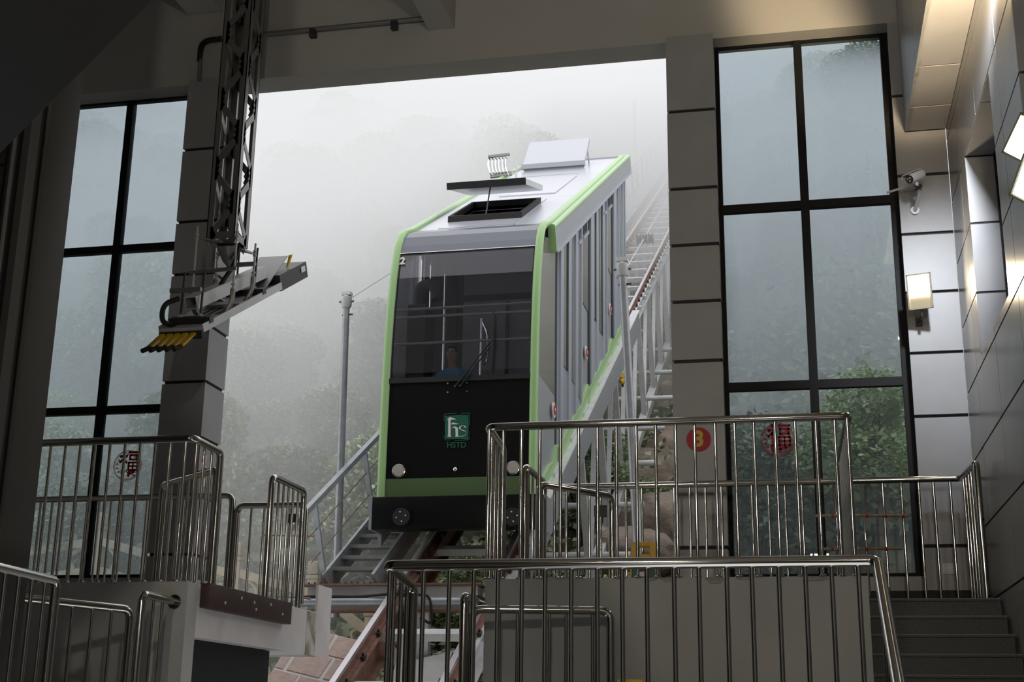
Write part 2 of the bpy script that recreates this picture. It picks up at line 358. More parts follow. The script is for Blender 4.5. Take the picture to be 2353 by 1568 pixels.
for y1, y0 in zip(YJ[:-1], YJ[1:]):
    for z0, z1 in zip(ZR[:-1], ZR[1:]):
        rc = [(y0+.006, y1-.006, z0+.009, z1-.009)]
        for h in HOLES: rc = cut(rc, (h[0], h[1]+.03, h[2], h[3]))
        for a, b, c, d in rc:
            if b-a > .02 and d-c > .02: MB().box(XW, XW+.04, a, b, c, d).build('panel', 'panelR', s, smooth=False)
def recess(name, h, label, depth):
    s = struct(name, (XW+depth, (h[0]+h[1])/2, h[2]), label, 'window')
    zz = [z for z in (h[2], 3.49, 4.1, h[3])] if h[3] < 5 else [h[2], 3.49, 4.1, 4.715, 5.33, h[3]]
    for a, b in zip(zz[:-1], zz[1:]): MB().box(XW, XW+depth, h[1], h[1]+.03, a+.01, b-.01).build('reveal_panel', 'panel', s, smooth=False)
    ym = 10.05 if h[3] < 5 else 7.2
    for a, b in ((h[0], ym), (ym, h[1])): MB().box(XW+.005, XW+depth, a+.006, b-.006, h[3], h[3]+.03).build('head_panel', 'panel', s, smooth=False)
    MB().box(XW+.005, XW+depth, h[0], h[1], h[2]-.03, h[2]).build('sill', 'panel', s)
    MB().box(XW+depth-.07, XW+depth-.01, h[1]-.06, h[1], h[2], h[3]).build('frame_post', 'dark', s); MB().box(XW+depth-.07, XW+depth-.01, h[0], h[0]+.06, h[2], h[3]).build('frame_post', 'dark', s)
    MB().box(XW+depth-.07, XW+depth-.01, h[0], h[1], h[3]-.06, h[3]).build('frame_head', 'dark', s); MB().box(XW+depth-.07, XW+depth-.01, h[0], h[1], h[2], h[2]+.05).build('frame_foot', 'dark', s)
    MB().box(XW+depth-.045, XW+depth-.035, h[0]+.05, h[1]-.05, h[2]+.04, h[3]-.05).build('pane', 'glass', s)
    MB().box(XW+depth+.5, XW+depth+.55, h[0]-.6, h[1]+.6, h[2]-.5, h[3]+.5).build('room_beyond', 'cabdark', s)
recess('window_3', HOLES[0], 'deep window recess in the panelled wall near the flood lamp', .30)
recess('window_4', HOLES[1], 'near window recess in the panelled wall at the picture edge', .30)

# ---- soffit duct along the right wall, panelled
s = struct('soffit', (1.33, 8, 5.454), 'panelled boxed soffit along the top of the wall, lit warm from below', 'soffit')
MB().box(1.175, XW, 3.0, YB-.03, 5.48, 8.0).build('core', 'joint', s)
for y1, y0 in zip([12.165, 11.64, 10.85, 9.70, 8.55, 7.4, 6.25], [11.64, 10.85, 9.70, 8.55, 7.4, 6.25, 5.1]):
    MB().box(1.153, XW-.003, y0+.01, y1-.01, 5.454, 5.49).build('bottom_panel', 'panel', s, smooth=False)
for y1, y0 in zip([12.165, 11.64, 10.85, 9.70, 8.55], [11.64, 10.85, 9.70, 8.55, 7.4]): MB().box(1.15, 1.19, y0+.005, y1-.005, 5.454, 7.9).build('side_panel', 'panel', s, smooth=False)
# ---- ceiling with its ribs
s = struct('ceiling', (-4, 5, 7.9), 'grey painted concrete ceiling with ribs', 'ceiling')
MB().box(-11, XW+.3, -4, YB+.36, 7.9, 8.2).build('ceiling_slab', 'paint', s)
MB().box(-3.58, -3.30, 1, YB+.03, 7.03, 7.9).build('rib', 'paint', s)
MB().box(-6.35, -5.95, 1, YB+.03, 7.5, 7.9).build('rib', 'paint', s)
MB().box(-11.2, -11, -4, YB+.36, L1, 8.0).build('side_wall', 'paint', s)
# ---- near dark structure on the left: pier, frame, glazed booth, sloping soffit overhead
s = struct('wall_left', (-4.5, 6.5, L1), 'dark clad pier and booth window close by on the shadowed side', 'wall')
MB().box(-4.8, -4.5, 6.97, 7.30, L1, 7.5).build('pier', 'darkwall', s, bevel=.01)
MB().box(-4.8, -4.53, 6.90, 6.97, L1, 7.5).build('reveal', 'joint', s)
MB().box(-4.8, -4.515, 6.80, 6.90, L1, 7.5).build('jamb', 'darkwall', s)
MB().box(-4.70, -4.56, 6.76, 6.80, L1, 7.5).build('frame', 'joint', s)
MB().box(-4.61, -4.57, 6.745, 6.76, L1, 7.5).build('bead', 'steel', s)
MB().box(-4.60, -4.59, 3.0, 6.75, L1, 7.5).build('pane', 'glass', s)
MB().box(-6.4, -6.3, 3.0, 7.3, L1, 7.5).build('booth_wall', 'conc', s); MB().box(-6.4, -4.5, 2.9, 3.0, L1, 7.5).build('booth_end', 'darkwall', s); MB().box(-6.4, -4.8, 7.2, 7.3, L1, 7.5).build('booth_end', 'darkwall', s)
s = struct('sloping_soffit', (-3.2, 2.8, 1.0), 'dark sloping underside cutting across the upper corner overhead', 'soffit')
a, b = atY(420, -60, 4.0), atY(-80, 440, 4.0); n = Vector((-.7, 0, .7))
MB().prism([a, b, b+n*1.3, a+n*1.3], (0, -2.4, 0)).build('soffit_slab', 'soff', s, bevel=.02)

# ---- the hall behind the camera
s = struct('wall_front', (-4, -4, L1), 'far end of the hall behind the viewer, open to daylight', 'wall')
MB().box(-11, XW+.3, -4.2, -4.0, 4.2, 8.0).build('upper_wall', 'paint', s)
MB().box(-11, -2.9, -4.2, -4.0, L1, 4.2).build('side_pier', 'paint', s); MB().box(-2.55, XW+.3, -4.2, -4.0, L1, 4.2).build('side_pier', 'paint', s)
MB().box(XW, XW+.3, -4, 2.0, L1, 8).build('return_wall', 'panel', s)

# ================================================================== RAILINGS AND GATES
RH, RB = .0295, .0122
_bal = {}
def baluster(p, x, y, zt, zb, r=RB, name='baluster'):
    k = (name, round(zt-zb, 3), r)
    if k not in _bal:
        o = MB().tube([(x, y, zb), (x, y, zt)], r, 10).add([], []).build(name, 'ss', p); _bal[k] = o; return o
    return dup(_bal[k], (x, y, (zt+zb)/2), p)
def foot(p, x, y, z):
    if 'foot' not in _bal: _bal['foot'] = MB().tube([(x, y, z), (x, y, z+.008), (x, y, z+.016)], [.028, .026, .014], 12).build('foot_flange', 'ss', p)
    else: dup(_bal['foot'], (x, y, z+.008), p)
def rail(label, path, spans, posts=(), group=None, feet=True, name='railing', rr=.075):
    """path: handrail; spans: (start, end, list of fractions or spacing, bottom z); posts: (x, y, ztop, zbot)"""
    c = sum((Vector(q) for q in path), Vector())/len(path)
    t = thing(name, (c.x, c.y, spans[0][3]), label, 'railing' if name == 'railing' else 'gate', group)
    MB().tube(rnd(path, rr), RH, 14).build('handrail', 'ss', t)
    for a, b, sp, zb in spans:
        a, b = Vector(a), Vector(b); L = (b-a).length
        fr = sp if isinstance(sp, list) else [(i+.5)/round(L/sp) for i in range(max(1, round(L/sp)))]
        for f in fr:
            q = a.lerp(b, f); baluster(t, q.x, q.y, q.z, zb)
            if feet: foot(t, q.x, q.y, zb)
    for x, y, zt, zb in posts: baluster(t, x, y, zt, zb, .024, 'post')
    return t
def xs_to(xs, ypix, Y, a, b): return [(atY(x, ypix, Y).x-a)/(b-a) for x in xs]

ZT = L3 + 1.105
# front edge of the upper right platform, with its returns
xa, xb = -2.2, .372
rail('long stainless railing along the upper concrete platform in front of the number disc',
     [(xa, 9.93, L3), (xa, 9.93, ZT-.06), (xa, 9.41, ZT), (xb, 9.41, ZT), (xb-.02, 11.05, ZT), (xb-.02, 11.05, L3)],
     [((xa, 9.41, ZT), (xb, 9.41, ZT), xs_to([1156.6,1198.5,1241,1288,1329.5,1372.6,1416,1462,1506.5,1552.4,1596.4,1643.5,1688.6,1732.9,1781.9,1827.9,1876,1919.4], 1010, 9.41, xa, xb) + [.004, .996], L3),
      ((xa, 9.41, ZT), (xa, 9.9, ZT-.05), [.27, .53, .78], L3), ((xb, 9.41, ZT), (xb-.02, 11.05, ZT), .15, L3)], rr=.06)
# rear railing in front of the window and pillar, and its return beside the wall; two balusters bent and splinted with bamboo
yr = 11.9; zr = L3 + 1.085
t = rail('stainless railing across the foot of the window with two bent bars splinted with bamboo',
     [(-2.15, yr, zr), (1.375, yr, zr), (1.425, 11.25, zr+.01), (1.425, 11.25, L3)],
     [((-2.15, yr, zr), (1.375, yr, zr), xs_to([1438.5,1475,1512,1549,1585,1621,1657.5,1692,1727.8,1766,1804,1842.8,1880,2030,2072.8,2113,2147,2185.6], 1150, yr, -2.15, 1.375), L3),
      ((1.375, yr, zr), (1.425, 11.25, zr), [.15, .32, .5, .66, .83], L3)], rr=.05)
for x, dx, ym in ((1915, 4.5, 1205), (1990, -7.5, 1210)):
    p0 = atY(x, 1115, yr); pm = atY(x+4+dx, ym, yr-.02); p1 = atY(x+9, 1372, yr); ps = [p0, p0.lerp(pm, .45)+Vector((.004,0,0)), pm, pm.lerp(p1, .3)+Vector((.002,0,0)), p1]
    MB().tube(ps, [RB, RB, RB*.75, RB, RB], 10).build('bent_baluster', 'ss', t)
for (x0, x1, y0, y1, lb) in ((1874, 2086, 1186, 1185, 'upper bamboo stick lashed across the bent railing bars'), (1884, 2074, 1262, 1261, 'lower bamboo stick lashed across the bent railing bars')):
    a, b = atY(x0, y0, yr-.035), atY(x1, y1, yr-.035); bt = thing('bamboo_stick', (a+b)/2, lb, 'stick', 'bamboo splints on the railing')
    m = MB(); n = 26; m.tube([a.lerp(b, i/n) for i in range(n+1)], [.0125+(.0025 if i % 5 == 0 else 0) for i in range(n+1)], 8); m.build('culm', 'bamboo', bt)
    for x in (1913, 1992, 2036, 2076):
        if x < x1: q = atY(x, y0, yr-.035); MB().tube([q-Vector((.009,0,0)), q+Vector((.009,0,0))], .017, 8).build('lashing', 'red', bt)
# the short fixed piece and open gate leaf at the far end of the car opening, right
rail('short stainless rail stub at the far end of the car opening, right of the car',
     [(-2.2, 11.62, L3), (-2.2, 11.62, ZT-.02), (-2.2, 10.80, ZT-.03), (-2.2, 10.80, L3)], [((-2.2, 10.84, ZT-.04), (-2.2, 11.6, ZT-.04), .17, L3)])
rail('open stainless gate leaf beside the black car front', [(-2.14, 11.12, L3+.06), (-2.14, 11.12, L3+.98), (-1.62, 11.82, L3+.98), (-1.62, 11.82, L3+.06)],
     [((-2.14, 11.12, L3+.96), (-1.62, 11.82, L3+.96), [.2, .36, .52, .68, .84], L3+.08)], name='gate', feet=False)
o = thing('gate_latch', (-1.66, 11.78, L3+.8), 'dark latch box on the end of the open gate leaf', 'latch')
MB().box(-1.76, -1.65, 11.69, 11.74, L3+.78, L3+.88).build('latch_box', 'dsteel', o)

# lower landing railing nearest to the viewer, with its returns and the raking handrail of the lower flight
yf = 6.75; zf = .79; xl, xr = -2.105, .365
t = rail('nearest stainless railing with a raking handrail going down at its end',
     [(xl, 7.25, L2), (xl, 7.25, zf-.06), (xl, yf, zf), (xr, yf, zf), (.372, 5.3, zf-.95)],
     [((xl, yf, zf), (xr, yf, zf), xs_to([971.6, 1031, 1087, 1143, 1198.5, 1252, 1312.4, 1372.6, 1430, 1487, 1550, 1607.5, 1672, 1730, 1792.5, 1854, 1915, 1977], 1400, yf, xl, xr)+[.008], L2),
      ((xl, yf, zf), (xl, 7.25, zf-.03), [.3, .55, .78], L2), ((.368, 6.6, zf-.1), (.372, 5.3, zf-.95), .15, L1)], rr=.05)
# lower landing, right: stub against the platform face and the gate leaf folded against it
def stub(x, y0, y1, z, label):
    t = rail(label, [(x, y1, z), (x, y0, z+.01), (x, y0, L2)], [((x, y0, z), (x, y1, z), [.35, .62], L2)], rr=.06)
    MB().tube([(x, y1-.012, z), (x, y1, z)], .052, 16).build('wall_flange', 'ss', t)
stub(-2.24, 8.97, 9.399, .835, 'short stainless rail stub fixed to the right concrete platform face, low behind the nearest railing')
rail('stainless gate leaf folded against the concrete face behind the nearest railing', [(-2.19, 8.99, L2+.06), (-2.19, 8.99, .755), (-1.27, 9.17, .755), (-1.27, 9.17, L2+.06)],
     [((-2.19, 8.99, .74), (-1.27, 9.17, .74), [.2, .33, .56, .68, .87], L2+.08)], name='gate', feet=False)
# upper left platform
xc = -4.53
rail('stainless railing along the front of the left platform, ending at the dark pier',
     [(-9.5, 9.43, ZT-.01), (xc, 9.43, ZT-.01), (xc, 9.93, ZT-.02), (xc, 9.93, L3)],
     [((-9.5, 9.43, ZT-.02), (xc, 9.43, ZT-.02), .128, L3), ((xc, 9.43, ZT-.03), (xc, 9.9, ZT-.03), [.12, .42, .72], L3)], rr=.06)
rail('stainless railing at the back of the left platform behind the pillar foot', [(-9.5, 11.9, L3+1.075), (-5.27, 11.9, L3+1.075), (-5.27, 11.9, L3)],
     [((-9.5, 11.9, L3+1.06), (-5.33, 11.9, L3+1.06), .128, L3)])
rail('closed stainless gate at the back of the left platform', [(-5.215, 11.9, L3+.05), (-5.215, 11.9, L3+.975), (-4.53, 11.9, L3+.975), (-4.53, 11.9, L3+.05)],
     [((-5.2, 11.9, L3+.96), (-4.55, 11.9, L3+.96), [.2, .4, .6, .8], L3+.06)], name='gate', feet=False)
o = thing('gate_latch', (-4.63, 11.86, L3+.8), 'dark latch box on the closed back gate of the left platform', 'latch')
MB().box(-4.70, -4.58, 11.84, 11.87, L3+.80, L3+.88).build('latch_box', 'dsteel', o)
rail('short stainless rail piece beyond the gate gap on the left platform edge', [(-4.5, 10.97, L3), (-4.5, 10.97, ZT-.03), (-4.5, 11.76, ZT-.03), (-4.5, 11.76, L3)],
     [((-4.5, 11.0, ZT-.04), (-4.5, 11.74, ZT-.04), [.18, .34, .5, .66, .83], L3)])
rail('stainless gate leaf standing open towards the left window', [(-4.57, 9.97, L3+.06), (-4.57, 9.97, L3+.95), (-5.32, 10.55, L3+.95), (-5.32, 10.55, L3+.06)],
     [((-4.57, 9.97, L3+.94), (-5.32, 10.55, L3+.94), [.17, .33, .5, .67, .83], L3+.08)], name='gate', feet=False)
# lower left landing
stub(-4.565, 8.88, 9.399, .85, 'short stainless rail stub fixed to the left platform face by a round flange')
rail('low stainless gate leaf below the left platform face', [(-4.60, 8.80, L2+.06), (-4.60, 8.80, .745), (-5.03, 7.92, .755), (-5.03, 7.92, L2+.06)],
     [((-4.60, 8.80, .73), (-5.03, 7.92, .73), [.16, .32, .48, .64, .82], L2+.08)], name='gate', feet=False)
rail('stainless railing end just beside the dark pier, low down', [(-4.40, 6.5, .82), (-4.40, 7.45, .80), (-4.40, 7.45, L2)], [((-4.40, 6.55, .8), (-4.40, 7.4, .79), .15, L2)], rr=.05)

# ================================================================== FITTINGS ON THE WALLS
# conduit with its flexible elbow
t = thing('conduit', (-4.8, 12.15, 7.15), 'thin grey conduit with a black flexible elbow along the beam', 'conduit')
yc = YB-.012
MB().tube([(-6.135, yc, 6.66), (-6.14, yc, 6.93)], .022, 10).build('riser', 'steel', t)
pts = rnd([(-6.15, yc, 6.90), (-6.15, yc, 7.14), (-5.9, yc, 7.15)], .2, 10)
m = MB(); 
fine = []
for a, b in zip(pts[:-1], pts[1:]):
    for j in range(4): fine.append(a.lerp(b, j/4))
fine.append(pts[-1]); m.tube(fine, [.032 if i % 2 else .026 for i in range(len(fine))], 10); m.build('flexible_elbow', 'rubber', t)
MB().tube([(-5.93, yc, 7.15), (-3.60, yc, 7.155)], .026, 10).build('pipe', 'steel', t)
for x in (-4.86, -3.95): MB().box(x-.035, x+.035, yc-.03, yc+.03, 7.06, 7.15).build('bracket', 'dsteel', t)
# number disc on the pillar
c = atY(1605.5, 1010.5, YB-.004); t = thing('number_sign', c, 'round red sign with a yellow 3 on the right pillar', 'sign')
MB().tube([c+Vector((0,.004,0)), c+Vector((0,-.002,0))], .113, 40).build('disc', 'red', t)
m = MB(); put_text(m, '3', .20, c+Vector((.0,-.0035,-.0)), (1,0,0), (0,0,1), .001, .008); m.build('numeral', 'gold', t)
# red paper-cuts on the glass
def papercut(px, py, Y, label, side):
    c = atY(px, py, Y); t = thing('paper_cut', c, label, 'sticker', 'round red paper-cuts on the windows'); r = .158
    P = lambda a, b: (c.x+a*r, Y, c.z+b*r)
    m = MB(); n = 72                           # scalloped double rim
    for i in range(n):
        a0, a1 = 2*math.pi*i/n, 2*math.pi*(i+.62)/n
        m.prism([P(.91*math.cos(a0), .91*math.sin(a0)), P(math.cos(a0), math.sin(a0)), P(math.cos(a1), math.sin(a1)), P(.91*math.cos(a1), .91*math.sin(a1))], (0, -.001, 0))
        a1 = 2*math.pi*(i+1)/n
        for q0, q1 in ((.865, .885), (.985, 1.0)): m.prism([P(q0*math.cos(a0), q0*math.sin(a0)), P(q1*math.cos(a0), q1*math.sin(a0)), P(q1*math.cos(a1), q1*math.sin(a1)), P(q0*math.cos(a1), q0*math.sin(a1))], (0, -.001, 0))
    m.build('rim', 'sred', t)
    m = MB(); S = .21                          # the fortune character, drawn with fat rounded strokes
    for x0, z0, x1, z1, w in ((-.30,.47,-.22,.38,.13),(-.46,.25,-.13,.25,.12),(-.15,.24,-.46,-.04,.12),(-.28,.10,-.28,-.48,.12),(-.22,.04,-.11,-.08,.11),(-.01,.43,.47,.43,.11),
                              (.05,.28,.41,.28,.10),(.05,.28,.05,.07,.10),(.41,.28,.41,.07,.10),(.05,.07,.41,.07,.10),(.0,-.08,.46,-.08,.10),(.0,-.45,.46,-.45,.10),(.0,-.08,.0,-.45,.10),(.46,-.08,.46,-.45,.10),(.23,-.08,.23,-.45,.08),(.0,-.26,.46,-.26,.08)):
        a, b = Vector((c.x+.012+x0*S, Y-.001, c.z+.045+z0*S)), Vector((c.x+.012+x1*S, Y-.001, c.z+.045+z1*S)); q = (b-a).normalized().cross(Vector((0,1,0)))*w*S/2
        m.prism([a-q, b-q, b+q, a+q], (0,-.0008,0)); m.disc(a, (0,-1,0), w*S/2, .0008, 10); m.disc(b, (0,-1,0), w*S/2, .0008, 10)
    m.build('character', 'sred', t, smooth=False)
    m = MB()                                   # little blossoms and leaves round the rim, figures at the foot
    for k in range(13):
        a = math.radians(-35+250*k/12); q = .73
        for j in range(5):
            b = 2*math.pi*j/5; m.disc((c.x+r*(q*math.cos(a)+.055*math.cos(b)), Y, c.z+r*(q*math.sin(a)+.055*math.sin(b))), (0,-1,0), r*.035, .001, 7)
    for (x, z, w, h) in ((-.3,-.42,.16,.24), (.25,-.48,.26,.13), (.12,-.62,.10,.15), (-.28,-.68,.10,.12), (.45,-.42,.08,.10), (.5,-.66,.1,.05), (-.05,-.38,.05,.10)):
        m.add([P(x+w*math.cos(2*math.pi*i/14), z+h*math.sin(2*math.pi*i/14)) for i in range(14)], [tuple(range(14))])
    m.build('ornaments', 'sred', t)
papercut(293, 1070, 12.455, 'round red paper-cut with the fortune character on the left window', -1)
papercut(1787.5, 1012, 12.415, 'round red paper-cut with the fortune character on the right window', 1)
# two small notices on the inner side of the left pillar
a = atX(468, 1061, -5.788); t = thing('notice', a, 'small white notice with a red ring on the left pillar side', 'sign')
MB().box(-5.79, -5.786, a.y-.06, a.y+.06, a.z-.085, a.z+.07).build('plate', 'white', t)
m = MB(); 
for i in range(24):
    b0, b1 = 2*math.pi*i/24, 2*math.pi*(i+1)/24; m.add([(-5.785, a.y+q*math.cos(b), a.z+q*math.sin(b)) for q, b in ((.042,b0),(.054,b0),(.054,b1),(.042,b1))], [(0,1,2,3)])
m.add([(-5.785, a.y-.01, a.z-.03), (-5.785, a.y+.012, a.z-.03), (-5.785, a.y+.004, a.z+.03), (-5.785, a.y-.006, a.z+.03)], [(0,1,2,3)]); m.build('ring', 'red', t)
a = atX(467, 1092, -5.788); t = thing('notice', a, 'small yellow warning triangle notice low on the left pillar side', 'sign')
MB().box(-5.79, -5.786, a.y-.06, a.y+.06, a.z-.11, a.z+.08).build('plate', 'white', t)
MB().prism([(-5.785, a.y-.055, a.z-.03), (-5.785, a.y+.055, a.z-.03), (-5.785, a.y, a.z+.075)], (.001,0,0)).build('triangle', 'orange', t)
# socket
a = atY(2179, 1308, YB); t = thing('power_socket', a, 'white square power socket low on the corner panel', 'socket')
MB().box(a.x-.047, a.x+.047, YB-.009, YB, a.z-.047, a.z+.047).build('plate', 'plastic', t, bevel=.003)
for dx, dz, w, h in ((-.013,.026,.006,.004),(.010,.026,.006,.004),(.003,0,.003,.005),(-.006,-.018,.005,.003),(.010,-.018,.005,.003)): MB().box(a.x+dx-w/2, a.x+dx+w/2, YB-.0102, YB-.0085, a.z+dz-h/2, a.z+dz+h/2).build('slot', 'rubber', t)
# flood lamp on the corner panel
def beam(t, d, w, col, deg, blend):               # the light a lamp throws
    ld = bpy.data.lights.new('lamp_beam', 'SPOT'); ld.energy = w; ld.color = col; ld.spot_size = math.radians(deg); ld.spot_blend = blend; ld.shadow_soft_size = .14
    lo = bpy.data.objects.new('lamp_beam', ld); C.objects.link(lo); lo.parent = t; d = Vector(d).normalized(); lo.location = d*.04; lo.rotation_euler = d.to_track_quat('-Z', 'Y').to_euler()
def floodlamp(name, c, fwd, up, w, h, label, glow, lit=(0, .62), energy=0, col=(1,.8,.55)):
    c, fwd, up = Vector(c), Vector(fwd).normalized(), Vector(up).normalized(); rt = up.cross(fwd).normalized(); up = fwd.cross(rt)
    t = thing(name, c, label, 'lamp'); Q = lambda a, b, d: c + rt*a + up*b + fwd*d
    back = [Q(-w*.32, -h*.36, -.06), Q(w*.32, -h*.36, -.06), Q(w*.32, h*.36, -.06), Q(-w*.32, h*.36, -.06)]; fr = [Q(-w/2, -h/2, 0), Q(w/2, -h/2, 0), Q(w/2, h/2, 0), Q(-w/2, h/2, 0)]
    MB().add(back+fr, [(0,1,2,3)[::-1], (0,1,5,4), (1,2,6,5), (2,3,7,6), (3,0,4,7)]).build('housing', 'lamphouse', t, smooth=False)
    m = MB(); e = w*.07
    for a0, a1, b0, b1 in ((-w/2, w/2, h/2-e, h/2), (-w/2, w/2, -h/2, -h/2+e), (-w/2, -w/2+e, -h/2, h/2), (w/2-e, w/2, -h/2, h/2)): m.prism([Q(a0,b0,-.01), Q(a1,b0,-.01), Q(a1,b1,-.01), Q(a0,b1,-.01)], fwd*.022)
    m.build('bezel', 'lamphouse', t, smooth=False)
    z0, z1 = h/2-e-(h-2*e)*lit[1], h/2-e-(h-2*e)*lit[0]
    MB().prism([Q(-w/2+e, z0, -.012), Q(w/2-e, z0, -.012), Q(w/2-e, z1, -.012), Q(-w/2+e, z1, -.012)], fwd*.008).build('lit_glass', glow, t, smooth=False)
    if lit[1] < .99: MB().prism([Q(-w/2+e, -h/2+e, -.012), Q(w/2-e, -h/2+e, -.012), Q(w/2-e, z0, -.012), Q(-w/2+e, z0, -.012)], fwd*.004).build('reflector', 'lamphouse', t, smooth=False)
    return t, Q
p = atY(2113, 670, 11.93)
t, Q = floodlamp('flood_lamp', p, (-.28, -1, -.10), (0, 0, 1), .215, .325, 'glowing square flood lamp on the corner panel above the stairs', 'lamp')
MB().tube([Q(0, -.17, -.03), Q(.0, -.21, -.03), (p.x+.0, YB, p.z-.21)], .014, 8).build('bracket', 'dsteel', t); MB().box(p.x-.03, p.x+.03, YB-.02, YB, p.z-.25, p.z-.17).build('wall_plate', 'dsteel', t)
for k, (pp, col, lb, gl, f) in enumerate(((atX(2352, 318, 1.36), 1, 'upper bright flood lamp at the edge of the picture on the panelled wall', 'lampw', (-.75, .75, -.45)), (atX(2366, 415, 1.30), 1, 'lower greenish flood lamp at the edge of the picture on the panelled wall', 'lampg', (-.80, .35, -.55)))):
    t, Q = floodlamp('flood_lamp', pp, (-.62, -.72, -.22) if k == 0 else (-.70, -.60, -.35), (.55, -.35, .75), .17, .25, lb, gl, (0, 1.0))
    MB().tube([Q(0, 0, -.05), (XW+.01, pp.y, pp.z)], .018, 8).build('bracket', 'dsteel', t)
# a warm uplight further along the same wall lights the soffit
t, Q = floodlamp('flood_lamp', (1.40, 8.15, 4.72), (-.05, .6, .8), (0, -.8, .6), .18, .16, 'warm flood lamp aimed up at the soffit, just above the picture', 'lamp', (0, 1.0))
beam(t, (-.04, .86, .48), 950, (1.0, .76, .46), 44, .5)
# a cool flood lamp further along, shining on the corner panels
t, Q = floodlamp('flood_lamp', (1.44, 8.6, 5.22), (-.03, .75, -.66), (0, .66, .75), .18, .16, 'cool flood lamp aimed at the corner panels, above the picture', 'lampw', (0, 1.0))
beam(t, (.0, .90, -.42), 720, (.88, .93, 1.0), 44, 1.0)
# lamps on the far wall of the hall behind the viewer
for x, z in ((-3.2, 4.9), (.4, 3.4)):
    floodlamp('hall_lamp', (x, -3.85, z), (0, 1, -.1), (0, 0, 1), .42, .30, 'warm hall lamp on the wall behind the viewer', 'halllamp', (0, 1.0))[0]['group'] = 'hall lamps behind the viewer'
# security camera
p = atY(2100, 408, 11.87); t = thing('security_camera', (p.x, YB, p.z), 'white bullet security camera on the corner panel', 'camera')
ax = Vector((-.62, -.62, -.48)).normalized(); c0 = p - ax*.13; c1 = p + ax*.07
MB().tube([c0, c0.lerp(c1, .04), c0.lerp(c1, .96), c1], [.036, .045, .045, .042], 18).build('body', 'plastic', t)
MB().tube([c1, c1+ax*.004], .040, 18).build('face', 'dsteel', t)
sd = ax.cross(Vector((0,0,1))).normalized(); u2 = sd.cross(ax)
for a, b in ((-.014, .010), (.014, .010), (0, -.016)): MB().tube([c1+ax*.003+sd*a+u2*b, c1+ax*.007+sd*a+u2*b], .010, 12).build('lens', 'lens', t)
hd = [c0 - u2*.0, c1 + ax*.05]; MB().prism([hd[0]+sd*.05+u2*.02, hd[1]+sd*.05+u2*.02, hd[1]+sd*.025+u2*.052, hd[0]+sd*.025+u2*.052], -sd*.0 + u2*.005).prism([hd[0]+sd*.028+u2*.050, hd[1]+sd*.028+u2*.050, hd[1]-sd*.028+u2*.050, hd[0]-sd*.028+u2*.050], u2*.006).build('sunshield', 'plastic', t)
MB().tube(rnd([p - u2*.045, p - u2*.12 + Vector((.01,.02,0)), (p.x+.02, YB-.03, p.z-.20)], .04), .017, 10).build('arm', 'plastic', t)
MB().disc((p.x+.02, YB, p.z-.20), (0,-1,0), .04, .02, 18).build('base', 'plastic', t)
m = MB(); kx = p - u2*.10
for k in range(5):
    pts = [kx + Vector((.035*math.cos(2.1*i+k), .02*math.sin(1.7*i+k)-.01, .035*math.sin(2.6*i+1.3*k))) for i in range(7)]; m.tube(rnd(pts, .02, 3), .0045, 6)
m.build('cable_tangle', 'rubber', t)
MB().tube(rnd([c0 - u2*.02, c0 + Vector((-.10, .12, -.06)), (p.x-.22, YB-.012, p.z-.005)], .05), .011, 8).build('lead', 'plastic', t)
# yellow folding floor signs
def floorsign(c, w, h, label):
    t = thing('floor_sign', c, label, 'sign', 'yellow folding floor signs'); x, y, z = c
    outer = [(x-w*.62, y, z), (x-w*.5, y+.06, z+h*.9), (x-w*.42, y+.065, z+h), (x+w*.42, y+.065, z+h), (x+w*.5, y+.06, z+h*.9), (x+w*.62, y, z)]
    hole = [(x-w*.24, y+.055, z+h*.80), (x+w*.24, y+.055, z+h*.80), (x+w*.24, y+.062, z+h*.94), (x-w*.24, y+.062, z+h*.94)]
    O = [Vector(q) for q in outer]; H = [Vector(q) for q in hole]; e = Vector((0, .025, 0)); m = MB()
    B = lambda q: Vector((q.x, 2*y+.29-q.y, q.z)); m2 = MB()
    for poly in ([O[0], O[5], H[1], H[0]], [O[5], O[4], H[2], H[1]], [O[4], O[3], H[2]], [O[3], O[2], H[3], H[2]], [O[2], O[1], H[3]], [O[1], O[0], H[0], H[3]]):
        m.prism(poly, e); m2.prism([B(q) for q in poly], -e)
    m.build('board', 'yellow', t, smooth=False)
    MB().prism([(x-w*.52, y-.002, z+h*.08), (x+w*.52, y-.002, z+h*.08), (x+w*.43, y+.045, z+h*.74), (x-w*.43, y+.045, z+h*.74)], (0, -.003, .0)).build('printed_face', 'teal', t, smooth=False)
    m = MB()
    for i in range(20):
        b0, b1 = 2*math.pi*i/20, 2*math.pi*(i+1)/20; cz, ccy = z+h*.47, y+.02
        m.add([(x+q*math.cos(b), ccy-.008+q*math.sin(b)*.07/h*.0, cz+q*math.sin(b)) for q, b in ((.045,b0),(.058,b0),(.058,b1),(.045,b1))], [(0,1,2,3)])
    m.build('ring', 'red', t); MB().box(x-.043, x+.043, y+.006, y+.013, z+h*.47-.02, z+h*.47+.02).build('print', 'white', t)
    MB().prism([(x-w*.44, y+.040, z+h*.66), (x+w*.44, y+.040, z+h*.66), (x+w*.44, y+.041, z+h*.672), (x-w*.44, y+.041, z+h*.672)], (0, -.004, 0)).build('line', 'logo', t, smooth=False)
    m2.build('back_board', 'yellow', t, smooth=False)
q = atY(1479, 1246, 11.5); floorsign((q.x, 11.43, L3), .215, q.z-L3, 'yellow floor sign with a teal face standing on the upper platform')
q = atY(1447, 1562, 8.0); floorsign((q.x, 7.95, L2), .17, q.z-L2, 'yellow floor sign just showing at the bottom edge, on the lower landing')

